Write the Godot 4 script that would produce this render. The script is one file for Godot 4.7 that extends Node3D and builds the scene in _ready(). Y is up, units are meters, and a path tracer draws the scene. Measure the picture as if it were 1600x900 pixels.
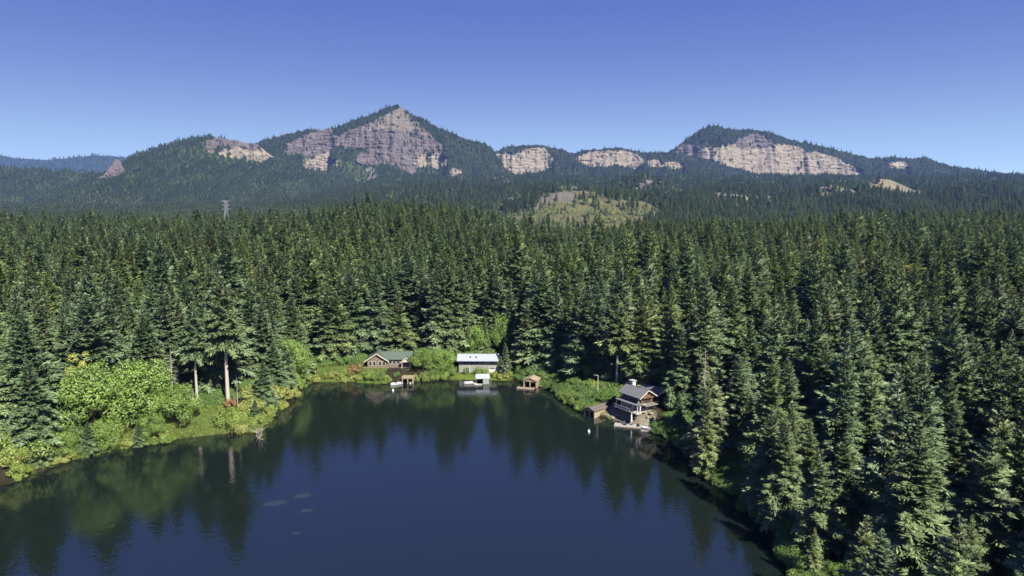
extends Node3D
# A wooded lake seen from the air, cabins and boathouses on its shore, cliffs and mountains beyond. Units are metres, y up, the lake at y = 0.

const EYE := Vector3(0, 65, 0)
const PITCH := -7.0

# Shore of the lake, x and z in turn.
const SHORE := [-119,-152,-115.7,-154.6,-115.2,-160.4,-111.6,-168.4,-104.9,-175.3,-94.6,-180.2,-92.3,-182.8,-85.3,-187,-79.6,-188.6,-72.6,-187,-73.1,-201.5,-72.4,-211.3,-72.9,-225.9,-73.8,-239.9,-72.7,-245.2,-61.3,-245.2,-46.6,-242.5,-35.2,-244.3,-19.2,-248.5,0,-247,11.5,-238.1,15.1,-224.3,20.4,-211.3,24.6,-203.4,31.2,-200.5,35.9,-194.9,40.8,-191.4,42.9,-179.2,46.2,-167.5,47.8,-153.4,49.5,-141.5,50.5,-129.8,50,-117.5,47,-104,44,-80,44,-30,30,40,-40,80,-130,60,-160,-20,-150,-90,-128,-140]
# Crests of the mountains (x and height) and the outlines of bare rock on their faces (x and height), read as elevations.
const PEAK_CREST := [-2260,337,-2012,479,-1818,549,-1721,573,-1528,620,-1433,615,-1337,629,-1216,676,-1144,699,-1000,741,-928,778,-870,801,-818,778,-762,741,-573,648,-430,582,-287,535,-168,498,-120,440,-60,345,60,255,385,205,675,180]
const PEAK_MAIN := [-826,757,-760,674,-698,646,-693,613,-625,580,-581,513,-502,468,-508,446,-616,451,-685,389,-699,288,-767,311,-823,367,-880,367,-1029,367,-1097,356,-1096,412,-1039,423,-1037,468,-1117,490,-1185,479,-1286,524,-1228,580,-1113,613,-1021,646,-906,713]
const PEAK_TAN := [-826,757,-760,674,-698,646,-698,619,-908,622,-1090,615,-1021,646,-906,713]
const PEAK_LEFT := [-1641,490,-1547,557,-1466,580,-1408,613,-1352,602,-1347,569,-1275,535,-1287,490,-1346,457,-1403,446,-1484,423,-1563,446,-1637,446]
const CREAM_A := [-1500,383,-1455,372,-1397,427,-1341,427,-1299,372,-1243,361,-1255,350,-1322,339,-1357,306,-1423,339,-1490,339]
const CREAM_B := [-700,372,-671,394,-582,405,-537,416,-527,339,-594,350,-672,344]
const CREAM_C := [-416,298,-372,298,-367,254,-411,248]
const CREAM_D := [-504,383,-476,383,-482,350,-504,350]
const SCREE_LOW := [-1040,288,-998,309,-938,226,-876,206,-782,226,-730,185,-805,123,-846,134,-825,175,-939,196,-1022,206]
const SCREE_GREEN := [-1232,356,-1105,335,-1022,272,-1065,230,-1149,272]
const HILL_CREST := [-4469,343,-3658,323,-3254,295,-3011,283,-2768,271,-2586,251,-2481,295,-2416,359,-2270,415,-2180,431,-2064,471,-1942,491,-1821,479,-1620,445,-1541,383,-1422,305,-1261,240,-1101,190,-898,150,-654,105,-328,60]
const HILL_GREY := [-1917,430,-1857,469,-1759,459,-1682,449,-1566,421,-1528,397,-1568,377,-1625,401,-1663,421,-1742,411,-1779,449,-1829,440,-1869,421]
const HILL_CREAM := [-1921,372,-1861,387,-1813,372,-1732,411,-1684,392,-1636,372,-1567,397,-1528,377,-1609,324,-1637,353,-1707,329,-1764,363,-1824,344,-1863,358]
const HILL_GREEN := [-2107,372,-1918,411,-1921,372,-1766,334,-1610,315,-1669,305,-1922,344,-2079,353]
const MESA_CREST := [-570,292,-362,358,-155,480,0,531,206,541,361,516,465,485,542,470,671,506,800,516,929,511,1007,485,1084,475,1291,485,1447,455,1655,394,1969,317]
const MESA_A := [-277,329,-189,435,-88,453,0,447,151,490,251,496,302,422,315,373,252,348,151,323,0,310,-252,317]
const MESA_B := [541,428,628,465,779,472,930,472,993,447,1032,410,982,360,830,397,755,373,604,385]
const MESA_C := [1089,388,1138,398,1187,382,1151,373,1102,376]
const MESA_D := [1224,376,1297,382,1335,367,1274,358]
const CLIFF_CREST := [983,341,1144,427,1306,492,1413,556,1545,662,1625,705,1706,726,1760,716,1842,694,2005,694,2141,684,2334,615,2553,567,2718,535,2994,465,3158,454,3485,454,3567,449,3652,411,3763,385,4094,341,4369,315,4922,250,5747,212,7118,196]
const CLIFF_CREAM := [1313,474,1375,489,1417,484,1562,510,1708,504,1748,535,1852,540,1894,535,1978,530,2060,550,2164,556,2206,545,2300,545,2405,525,2459,474,2542,489,2596,463,2711,443,2756,402,2875,330,2784,273,2669,278,2532,283,2385,304,2280,309,2176,304,2051,294,1883,299,1768,304,1661,350,1671,376,1817,381,1711,422,1616,443,1501,463,1417,469]
const CLIFF_DOME := [1416,525,1457,550,1498,550,1541,525,1520,513,1427,511]
const CLIFF_PEAK := [1964,607,2014,637,2045,647,2077,627,2141,596,2174,561,2112,561,2039,545,1997,556,1924,566,1905,535,1877,561,1892,591,1923,596]
const CLIFF_RIGHT := [3195,387,3258,407,3310,400,3306,375,3235,375]
const FAR_CREST := [-12167,911,-10142,881,-8724,861,-8118,831,-7818,781,-7414,761,-7005,791,-6596,831,-6040,801,-5081,711,-4068,641]
const FAR2_CREST := [-281,580,-70,670,0,691,210,615,561,587,736,629,805,663,911,629,1122,573,1403,546]

var rng := RandomNumberGenerator.new()
var shore_pts := PackedVector2Array()
var n_big := FastNoiseLite.new()
var n_fine := FastNoiseLite.new()
var n_ridge := FastNoiseLite.new()
var M := {}
var taken := {}
var t0 := 0


class Build:
	var v := PackedVector3Array()
	var c := PackedColorArray()
	var col := Color.WHITE
	func tri(a: Vector3, b: Vector3, d: Vector3) -> void:
		v.append(a); v.append(b); v.append(d)
		c.append(col); c.append(col); c.append(col)
	func quad(a: Vector3, b: Vector3, d: Vector3, e: Vector3) -> void:
		tri(a, b, d); tri(a, d, e)
	func box(lo: Vector3, hi: Vector3) -> void:
		prism(PackedVector3Array([Vector3(lo.x, lo.y, lo.z), Vector3(hi.x, lo.y, lo.z), Vector3(hi.x, lo.y, hi.z), Vector3(lo.x, lo.y, hi.z)]), Vector3(0, hi.y - lo.y, 0))
	func prism(base: PackedVector3Array, up: Vector3) -> void:
		# base runs counter-clockwise seen from above when up is +y
		var n := base.size()
		for i in n:
			var a := base[i]
			var b := base[(i + 1) % n]
			quad(a, a + up, b + up, b)
		for i in range(1, n - 1):
			tri(base[0] + up, base[i + 1] + up, base[i] + up)
			tri(base[0], base[i], base[i + 1])
	func bar(a: Vector3, b: Vector3, w: float, h := -1.0) -> void:
		h = w if h < 0.0 else h
		var d := (b - a).normalized()
		var s := d.cross(Vector3.UP if absf(d.y) < 0.95 else Vector3.RIGHT).normalized() * w * 0.5
		var u := s.cross(d).normalized() * h * 0.5
		prism(PackedVector3Array([a - s - u, a + s - u, a + s + u, a - s + u]), b - a)
	func tube(path: PackedVector3Array, radii: PackedFloat32Array, sides := 6) -> void:
		var rings := []
		for i in path.size():
			var d := (path[mini(i + 1, path.size() - 1)] - path[maxi(i - 1, 0)]).normalized()
			var s := d.cross(Vector3.UP if absf(d.y) < 0.9 else Vector3.RIGHT).normalized()
			var u := s.cross(d).normalized()
			var ring := PackedVector3Array()
			for k in sides:
				var a := TAU * k / sides
				ring.append(path[i] + (s * cos(a) + u * sin(a)) * radii[i])
			rings.append(ring)
		for i in path.size() - 1:
			for k in sides:
				var k2 := (k + 1) % sides
				quad(rings[i][k], rings[i][k2], rings[i + 1][k2], rings[i + 1][k])
		for k in range(1, sides - 1):
			tri(rings[-1][0], rings[-1][k], rings[-1][k + 1])
			tri(rings[0][0], rings[0][k + 1], rings[0][k])
	func gable(x0: float, x1: float, z0: float, z1: float, y0: float, y1: float, thick: float) -> void:
		# two roof slabs with the ridge along x
		var zm := (z0 + z1) * 0.5
		var t := Vector3(0, thick, 0)
		for s in [[z0, 1.0], [z1, -1.0]]:
			var e: float = s[0]
			var q := PackedVector3Array([Vector3(x0, y0, e), Vector3(x1, y0, e), Vector3(x1, y1, zm), Vector3(x0, y1, zm)])
			if s[1] < 0.0:
				q.reverse()
			prism(q, t)
	func mesh(into: ArrayMesh = null, m: Material = null) -> ArrayMesh:
		into = ArrayMesh.new() if into == null else into
		if v.is_empty():
			return into
		var a := []
		a.resize(Mesh.ARRAY_MAX)
		a[Mesh.ARRAY_VERTEX] = v
		a[Mesh.ARRAY_COLOR] = c
		into.add_surface_from_arrays(Mesh.PRIMITIVE_TRIANGLES, a)
		if m:
			into.surface_set_material(into.get_surface_count() - 1, m)
		return into


func numbered(called: String) -> String:
	taken[called] = taken.get(called, -1) + 1
	return called if taken[called] == 0 else "%s_%03d" % [called, taken[called]]

func tag(o: Node3D, label := "", category := "", group := "", kind := "") -> Node3D:
	for p in [["label", label], ["category", category], ["group", group], ["kind", kind]]:
		if p[1]:
			o.set_meta(p[0], p[1])
	return o

func thing(called: String, label: String, category: String, at := Vector3.ZERO, turn := 0.0, group := "") -> Node3D:
	var o := Node3D.new()
	o.name = numbered(called)
	add_child(o)
	o.position = at
	o.rotation.y = turn
	tag(o, label, category, group)
	return o

func part(parent: Node3D, called: String, b: Build, m: Material, label := "") -> MeshInstance3D:
	var o := MeshInstance3D.new()
	o.name = called
	o.mesh = b.mesh(null, m)
	parent.add_child(o, true)
	if label:
		o.set_meta("label", label)
	return o

func one(called: String, mesh: Mesh, label: String, category: String, at := Vector3.ZERO, turn := 0.0, group := "", kind := "") -> MeshInstance3D:
	var o := MeshInstance3D.new()
	o.name = numbered(called)
	o.mesh = mesh
	add_child(o)
	o.position = at
	o.rotation.y = turn
	tag(o, label, category, group, kind)
	return o

func box(lo: Vector3, hi: Vector3) -> Build:
	var b := Build.new()
	b.box(lo, hi)
	return b

func lin(r: float, g: float, b: float) -> Color:
	return Color(r, g, b).linear_to_srgb()

func mat(called: String, col: Color, rough := 0.8, metal := 0.0, grain := 0.0, scale := 1.0) -> StandardMaterial3D:
	# col is linear; grain lays a mottled value texture of that strength over it
	var m := StandardMaterial3D.new()
	m.resource_name = called
	m.albedo_color = col.linear_to_srgb()
	m.roughness = rough
	m.metallic = metal
	m.metallic_specular = 0.35
	if grain > 0.0:
		m.albedo_texture = mottle(1.0 - grain)
		m.uv1_triplanar = true
		m.uv1_scale = Vector3.ONE * scale
	M[called] = m
	return m

var mottles := {}
func mottle(low: float) -> NoiseTexture2D:
	var key := snappedf(low, 0.05)
	if not mottles.has(key):
		var t := NoiseTexture2D.new()
		t.width = 512
		t.height = 512
		t.seamless = true
		var n := FastNoiseLite.new()
		n.seed = 11
		n.frequency = 0.02
		n.fractal_octaves = 6
		n.fractal_gain = 0.65
		t.noise = n
		var g := Gradient.new()
		g.set_color(0, Color(key, key, key))
		g.set_color(1, Color.WHITE)
		t.color_ramp = g
		mottles[key] = t
	return mottles[key]

func leaf_mat(called: String, col: Color, back: Color, rough := 0.6) -> StandardMaterial3D:
	var m := mat(called, col, rough)
	m.vertex_color_use_as_albedo = true
	m.backlight_enabled = true
	m.backlight = back
	m.metallic_specular = 0.4
	m.cull_mode = BaseMaterial3D.CULL_DISABLED
	return m

func poly(a: Array) -> PackedVector2Array:
	var p := PackedVector2Array()
	for i in a.size() / 2:
		p.append(Vector2(a[2 * i], a[2 * i + 1]))
	return p

func along(a: Array, x: float) -> float:
	# height of a crest at x
	if x <= a[0]:
		return a[1]
	for i in range(2, a.size(), 2):
		if x <= a[i]:
			return lerpf(a[i - 1], a[i + 1], (x - a[i - 2]) / (a[i] - a[i - 2]))
	return a[a.size() - 1]

func ss(a: float, b: float, x: float) -> float:
	return smoothstep(a, b, x)

func step_print(what: String) -> void:
	print("%5d ms  %s" % [Time.get_ticks_msec() - t0, what])

func _ready() -> void:
	t0 = Time.get_ticks_msec()
	rng.seed = 20
	# --- camera, sky, sun, exposure
	var cam := Camera3D.new()
	cam.name = "camera"
	cam.position = EYE
	cam.rotation_degrees = Vector3(PITCH, 0, 0)
	cam.fov = 45.75
	cam.near = 0.5
	cam.far = 40000
	add_child(cam)
	cam.current = true
	var env := Environment.new()
	env.background_mode = Environment.BG_SKY
	var sky := ProceduralSkyMaterial.new()
	sky.sky_top_color = lin(0.0265, 0.045, 0.186)
	sky.sky_horizon_color = lin(0.280, 0.395, 0.44)
	sky.sky_curve = 0.064
	sky.ground_bottom_color = lin(0.05, 0.06, 0.06)
	sky.ground_horizon_color = lin(0.30, 0.36, 0.45)
	sky.sun_angle_max = 1.0
	env.sky = Sky.new()
	env.sky.sky_material = sky
	env.tonemap_mode = Environment.TONE_MAPPER_LINEAR
	env.tonemap_exposure = 2.75
	env.sdfgi_enabled = true
	env.ssao_enabled = true
	env.ssil_enabled = true
	env.fog_enabled = true
	env.fog_density = 0.000027
	env.fog_light_color = lin(0.25, 0.44, 1.0)
	var we := WorldEnvironment.new()
	we.name = "environment"
	we.environment = env
	add_child(we)
	var sun := DirectionalLight3D.new()
	sun.name = "sun"
	sun.light_energy = 1.6
	sun.light_angular_distance = 0.5
	sun.light_color = Color(1.0, 0.97, 0.91)
	sun.shadow_enabled = true
	add_child(sun)
	sun.look_at_from_position(Vector3.ZERO, -Vector3(sin(deg_to_rad(35)) * cos(deg_to_rad(44)), sin(deg_to_rad(44)), cos(deg_to_rad(35)) * cos(deg_to_rad(44))))

	shore_pts = poly(SHORE)
	for n in [n_big, n_fine, n_ridge]:
		n.noise_type = FastNoiseLite.TYPE_SIMPLEX_SMOOTH
	n_big.seed = 3
	n_big.frequency = 1.0
	n_big.fractal_octaves = 3
	n_fine.seed = 5
	n_fine.frequency = 1.0
	n_fine.fractal_octaves = 4
	n_ridge.seed = 9
	n_ridge.frequency = 1.0
	n_ridge.fractal_type = FastNoiseLite.FRACTAL_RIDGED
	n_ridge.fractal_octaves = 4
	make_materials()
	# --- the large structure
	make_ground()
	step_print("ground")
	make_lake()
	make_mountains()
	step_print("mountains")
	# --- things
	make_tree_kinds()
	step_print("tree kinds")
	plant_forest()
	step_print("forest")
	plant_shores()
	step_print("shores")
	make_houses()
	make_small_things()
	step_print("done")

func make_materials() -> void:
	var bark := mat("bark", Color(0.11, 0.085, 0.065), 0.9, 0, 0.5, 0.6)
	bark.heightmap_enabled = false
	mat("pale_bark", Color(0.46, 0.43, 0.38), 0.85, 0, 0.35, 0.5)
	mat("dead_wood", Color(0.40, 0.37, 0.33), 0.85, 0, 0.35, 0.6)
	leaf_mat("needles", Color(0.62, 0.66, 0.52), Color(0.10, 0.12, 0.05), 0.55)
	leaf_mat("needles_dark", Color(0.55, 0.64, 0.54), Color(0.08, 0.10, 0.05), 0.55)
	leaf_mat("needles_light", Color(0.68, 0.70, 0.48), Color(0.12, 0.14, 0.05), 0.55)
	leaf_mat("needles_blue", Color(0.62, 0.69, 0.64), Color(0.10, 0.12, 0.08), 0.5)
	leaf_mat("needles_grey", Color(0.88, 0.84, 0.72), Color(0.08, 0.08, 0.05), 0.7)
	leaf_mat("leaves", Color(1, 1, 1), Color(0.45, 0.5, 0.18), 0.5)


func shore(x: float, z: float) -> float:
	# distance to the water's edge, negative on the lake
	var p := Vector2(x, z)
	var best := 1e9
	var n := shore_pts.size()
	for i in n:
		best = minf(best, p.distance_squared_to(Geometry2D.get_closest_point_to_segment(p, shore_pts[i], shore_pts[(i + 1) % n])))
	var d := sqrt(best)
	return -d if Geometry2D.is_point_in_polygon(p, shore_pts) else d


const TERRACE := [[-46.0, -256.0, 11.0, 7.0, 3.6], [-12.5, -256.5, 10.5, 6.5, 1.3], [38.5, -199.0, 5.5, 4.5, 4.3], [44.0, -205.0, 5.0, 6.0, 4.6]]

func far_height(x: float, d: float) -> float:
	var a := x / maxf(d, 1.0)
	var mid := 6.0 + 21.0 * exp(-pow((a + 0.17) / 0.15, 2.0)) - 12.0 * exp(-pow((a - 0.09) / 0.12, 2.0)) + 7.0 * ss(0.3, 0.6, a)
	if d < 1000.0:
		return mid * ss(350, 1000, d)
	var right := ss(-0.42, -0.12, a)
	var open := ss(-0.06, 0.04, a) * (1.0 - ss(0.2, 0.32, a))
	var pts := [1000.0, mid, 1300.0, lerpf(-30.0, -14.0, open), 1600.0, lerpf(-20.0, 16.0, open) + 8.0 * ss(0.3, 0.42, a), 2000.0, lerpf(-14.0, 42.0, ss(-0.05, 0.06, a)) - 22.0 * ss(0.25, 0.4, a), 2700.0, 20.0 + 58.0 * right, 3500.0, 40.0 + 85.0 * right, 4500.0, 50.0 + 160.0 * right, 5600.0, 60.0 + 175.0 * right, 9000.0, 60.0 + 175.0 * right]
	var h: float = along(pts, d)
	h += (n_big.get_noise_2d(x / 380.0, d / 260.0) * 48.0 + n_fine.get_noise_2d(x / 120.0, d / 90.0) * 13.0) * ss(1300, 2600, d) * right
	# a wooded knoll on the right and a slide hummock right of centre
	h += 30.0 * exp(-pow((x - 1330.0) / 260.0, 2.0) - pow((d - 2050.0) / 260.0, 2.0))
	h += 30.0 * exp(-pow((x - 190.0) / 170.0, 2.0) - pow((d - 2150.0) / 170.0, 2.0))
	for q in [[1520.0, 2790.0, 170.0, 48.0], [1190.0, 2560.0, 130.0, 36.0], [580.0, 3090.0, 120.0, 46.0], [250.0, 3060.0, 100.0, 42.0], [820.0, 2480.0, 120.0, 34.0]]:
		if absf(x - q[0]) < 500.0 and absf(d - q[1]) < 500.0:
			h += q[3] * exp(-pow((x - q[0]) / q[2], 2.0) - pow((d - q[1]) / (q[2] * 0.7), 2.0))
	return h

func height_at(x: float, z: float, s := 1e9) -> float:
	var d := -z
	if absf(x) < 450.0 and d < 480.0:
		s = shore(x, z) if s > 1e8 else s
	else:
		s = 200.0
	if s < 0.0:
		return maxf(-4.0, s * 0.35 - 0.25)
	var bank := 4.4
	if x < -66.0 and d < 235.0:
		bank = 6.4
	var h := 0.1 + bank * (1.0 - exp(-s / 7.5)) * ss(-1.0, 6.0, s)
	h += 0.012 * minf(s, 300.0) + n_big.get_noise_2d(x / 60.0, z / 60.0) * 1.6 * ss(10, 50, s)
	h += n_fine.get_noise_2d(x / 7.0, z / 7.0) * 0.35 * ss(0, 6, s)
	for t in TERRACE:
		var k := 1.0 - ss(1.0, 1.7, sqrt(pow((x - t[0]) / t[2], 2.0) + pow((z - t[1]) / t[3], 2.0)))
		h = lerpf(h, t[4], k * ss(0.0, 6.0, s))
	return h + far_height(x, d)


# Open patches on the ground: kind and outline, x and z in turn.
var OPEN := [
	["meadow", [-76,-246,-73,-242,-60,-243,-47,-241,-47,-252,-60,-257,-72,-256]],
	["lawn", [-24,-249,-2,-246,3,-250,-2,-254,-24,-254]],
	["lawn", [42,-221,50,-216,60,-219,60,-238,50,-241,43,-236]],
	["patio", [28,-205,31,-200,36,-194,41,-191,43,-193,42,-197,36,-201,32,-206]],
	["meadow", [-118,-157,-114,-166,-104,-176,-92,-184,-80,-189.5,-72,-188,-71,-203,-77,-205,-86,-200,-96,-191,-108,-181,-121,-168]],
]
const MID_OPEN := [
	["clearing", [-240,-1500,-20,-1400,250,-1420,350,-1600,430,-2080,180,-2120,20,-1960,-120,-1820,-250,-1720]],
	["slide", [-20,-1960,60,-2120,170,-2260,260,-2160,290,-2060,130,-1950]],
	["scree", [460,-2900,590,-3080,700,-3260,660,-3060,560,-2900]],
	["scree", [180,-2950,320,-2960,320,-3140,190,-3120]],
	["field", [1060,-2520,1250,-2430,1300,-2570,1110,-2640]],
	["field", [1380,-2700,1500,-2600,1680,-2660,1660,-2900,1450,-2930]],
	["field", [720,-2400,900,-2380,940,-2480,740,-2500]],
	["pale_wood", [-1150,-1250,-860,-1180,-450,-1120,-330,-1160,-340,-1400,-700,-1500,-1150,-1560]],
	["pale_wood", [-1700,-1500,-1200,-1300,-1150,-1500,-1600,-1750]],
]
var open_polys := []
var mid_polys := []

func inside(x: float, z: float, list: Array, wobble := 0.0) -> String:
	var p := Vector2(x, z)
	if wobble > 0.0:
		p += Vector2(n_fine.get_noise_2d(x / wobble / 3.0, z / wobble / 3.0), n_fine.get_noise_2d(z / wobble / 3.0 + 50.0, x / wobble / 3.0)) * wobble
	for o in list:
		if o[2].has_point(p) and Geometry2D.is_point_in_polygon(p, o[1]):
			return o[0]
	return ""

func prepare(list: Array, grow := 0.0) -> Array:
	var out := []
	for o in list:
		var q := poly(o[1])
		if grow > 0.0:
			q = Geometry2D.offset_polygon(q, grow)[0]
		var r := Rect2(q[0], Vector2.ZERO)
		for p in q:
			r = r.expand(p)
		out.append([o[0], q, r])
	return out

const GROUND_COLOR := {"": Color(0.045, 0.042, 0.026), "meadow": Color(0.125, 0.165, 0.04), "lawn": Color(0.15, 0.20, 0.04), "patio": Color(0.34, 0.31, 0.23), "slide": Color(0.22, 0.20, 0.17), "scree": Color(0.26, 0.255, 0.25), "field": Color(0.30, 0.27, 0.19), "clearing": Color(0.185, 0.18, 0.085), "pale_wood": Color(0.10, 0.12, 0.06)}

func sheet(pts: Array, rows: int, cols: int, cols_color: PackedColorArray) -> ArrayMesh:
	# a grid of rows x cols points as one smooth sheet; rows run towards the viewer, columns to the right
	var v := PackedVector3Array(pts)
	var n := PackedVector3Array()
	n.resize(v.size())
	var idx := PackedInt32Array()
	for r in rows:
		for c in cols:
			var i := r * cols + c
			var dx := v[i + (1 if c < cols - 1 else 0)] - v[i - (1 if c > 0 else 0)]
			var dz := v[i + (cols if r < rows - 1 else 0)] - v[i - (cols if r > 0 else 0)]
			n[i] = dz.cross(dx).normalized()
			if r < rows - 1 and c < cols - 1:
				idx.append_array([i, i + 1, i + cols + 1, i, i + cols + 1, i + cols])
	var a := []
	a.resize(Mesh.ARRAY_MAX)
	a[Mesh.ARRAY_VERTEX] = v
	a[Mesh.ARRAY_NORMAL] = n
	a[Mesh.ARRAY_COLOR] = cols_color
	a[Mesh.ARRAY_INDEX] = idx
	var m := ArrayMesh.new()
	m.add_surface_from_arrays(Mesh.PRIMITIVE_TRIANGLES, a)
	return m

func rock_mat(called: String, scale: float) -> StandardMaterial3D:
	var m := mat(called, Color.WHITE, 0.95, 0, 0.55, scale)
	m.vertex_color_use_as_albedo = true
	m.uv1_world_triplanar = true
	m.metallic_specular = 0.2
	return m

func make_ground() -> void:
	open_polys = prepare(OPEN)
	mid_polys = prepare(MID_OPEN)
	var xs := PackedFloat32Array()
	var x := 0.0
	var w := 1.6
	while x < 7200.0:
		xs.append(x)
		x += w
		if x > 150.0:
			w = minf(w * 1.07, 40.0 if x < 3200.0 else 200.0)
	var all := PackedFloat32Array()
	for i in range(xs.size() - 1, 0, -1):
		all.append(-xs[i])
	all.append_array(xs)
	var zs := PackedFloat32Array()
	var z := -9500.0
	while z < 420.0:
		zs.append(z)
		if z < -6000.0:
			z += 300.0
		elif z < -300.0:
			z += clampf((-z - 270.0) * 0.07, 3.0, 32.0)
		elif z < -275.0:
			z += 3.0
		elif z < -150.0:
			z += 1.6
		elif z < -60.0:
			z += 3.0
		else:
			z += 12.0
	var pts := []
	var col := PackedColorArray()
	for zz in zs:
		for xx in all:
			var px := xx
			var h := height_at(px, zz)
			pts.append(Vector3(px, h, zz))
			var k := ""
			if zz > -450.0:
				k = inside(px, zz, open_polys, 1.5)
			else:
				k = inside(px, zz, mid_polys, 70.0)
				if k == "" and zz < -1700.0 and zz > -5200.0 and px > zz * 0.1 and n_big.get_noise_2d(px / 260.0, zz / 260.0) + 0.5 * n_fine.get_noise_2d(px / 60.0, zz / 60.0) < -0.4:
					k = "scree"
			var c: Color = GROUND_COLOR[k]
			c *= 0.85 + 0.4 * n_fine.get_noise_2d(px / 5.0, zz / 5.0)
			c.a = 1.0
			col.append(c)
	one("ground", sheet(pts, zs.size(), all.size(), col), "dark forest floor around the lake", "", Vector3.ZERO, 0, "", "structure").mesh.surface_set_material(0, rock_mat("earth", 0.12))

func make_lake() -> void:
	var m := mat("water", Color(0.0055, 0.0095, 0.0085), 0.065)
	m.metallic_specular = 0.7
	var nt := NoiseTexture2D.new()
	nt.width = 1024
	nt.height = 1024
	nt.seamless = true
	nt.as_normal_map = true
	nt.bump_strength = 2.0
	var n := FastNoiseLite.new()
	n.seed = 4
	n.noise_type = FastNoiseLite.TYPE_SIMPLEX_SMOOTH
	n.frequency = 0.012
	n.fractal_octaves = 4
	n.fractal_gain = 0.55
	nt.noise = n
	m.normal_enabled = true
	m.normal_texture = nt
	m.normal_scale = 0.38
	m.uv1_triplanar = true
	m.uv1_world_triplanar = true
	m.uv1_scale = Vector3(0.035, 0.035, 0.05)
	var b := Build.new()
	b.quad(Vector3(-175, 0, -262), Vector3(90, 0, -262), Vector3(90, 0, 100), Vector3(-175, 0, 100))
	one("lake_water", b.mesh(null, m), "dark still lake water mirroring forest and blue sky", "", Vector3.ZERO, 0, "", "structure")


const ROCK_COLOR := {"": Color(0.032, 0.042, 0.026), "grey": Color(0.165, 0.14, 0.135), "tan": Color(0.21, 0.185, 0.155), "cream": Color(0.33, 0.285, 0.225), "scree": Color(0.23, 0.215, 0.21), "green": Color(0.075, 0.10, 0.035), "pale": Color(0.36, 0.32, 0.27)}
var slopes := []   # [points, rows, cols, kinds, tree spacing]

func mountain(called: String, label: String, crest: Array, dist: float, bend: float, step: float, drop_step: float, floor_y: float, rocks: Array, steep: float, spacing: float) -> void:
	var list := prepare(rocks, 19.0)
	var x0: float = crest[0]
	var x1: float = crest[crest.size() - 2]
	var cols := int((x1 - x0) / step) + 1
	var high := 0.0
	for i in range(1, crest.size(), 2):
		high = maxf(high, crest[i])
	var rows := int((high - floor_y) / drop_step) + 1
	var back := 3
	var pts := []
	pts.resize((rows + back) * cols)
	var col := PackedColorArray()
	col.resize(pts.size())
	var kinds := PackedStringArray()
	kinds.resize(pts.size())
	for c in cols:
		var x := x0 + c * step
		var yc: float = along(crest, x) + n_fine.get_noise_2d(x / 70.0, dist) * 15.0
		var z := -dist + bend * n_big.get_noise_2d(x / 900.0, dist)
		for b in back:
			var i: int = b * cols + c
			var t: float = [1.0, 0.4, 0.1][b]
			pts[i] = Vector3(x, yc - 520.0 * t, z - 900.0 * t)
			col[i] = ROCK_COLOR[""]
		var dy := (yc - floor_y) / (rows - 1)
		for r in rows:
			var i: int = (r + back) * cols + c
			var y := yc - dy * r
			var wob := Vector2(n_fine.get_noise_2d(x / 26.0, y / 26.0), n_fine.get_noise_2d(x / 26.0 + 70.0, y / 26.0)) * 13.0
			var p := Vector2(x, y) + wob
			var k := ""
			for o in list:
				if o[2].has_point(p) and Geometry2D.is_point_in_polygon(p, o[1]):
					k = o[0]
			kinds[i] = k
			var f: float = {"": steep, "green": steep, "scree": 1.25, "grey": 0.42, "tan": 0.6, "cream": 0.35, "pale": 0.45}[k]
			if k == "":
				f *= 0.75 + 0.9 * float(r) / rows
			if r > 0:
				z += dy * f
			var off := 0.0
			var cc: Color = ROCK_COLOR[k]
			if k in ["grey", "tan", "cream", "pale"]:
				off = (n_ridge.get_noise_2d(x / 110.0, y / 300.0) * 22.0 + n_ridge.get_noise_2d(x / 26.0, y / 90.0) * 10.0) * (0.55 if k == "cream" else 1.0)
				var layer := n_fine.get_noise_2d(x / 230.0, (y + 26.0 * n_big.get_noise_2d(x / 320.0, y / 320.0)) / 13.0)
				off += layer * 11.0
				cc = cc * (1.0 + 0.6 * layer + 0.28 * n_fine.get_noise_2d(x / 11.0, y / 34.0))
			elif k == "scree":
				off = n_ridge.get_noise_2d(x / 60.0, y / 200.0) * 8.0
				cc = cc * (1.0 + 0.22 * n_fine.get_noise_2d(x / 14.0, y / 60.0))
			else:
				off = n_big.get_noise_2d(x / 260.0, y / 260.0) * 34.0 * ss(0, 60, yc - y) + n_ridge.get_noise_2d(x / 190.0, y / 420.0) * 40.0 * ss(20, 160, yc - y)
			cc.a = 1.0
			pts[i] = Vector3(x, y, z + off * ss(0, 10, yc - y))
			col[i] = cc
	one(called, sheet(pts, rows + back, cols, col), label, "", Vector3.ZERO, 0, "", "structure").mesh.surface_set_material(0, M.cliff_rock)
	if spacing > 0.0:
		slopes.append([pts, rows, cols, kinds, spacing, back])

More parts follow.
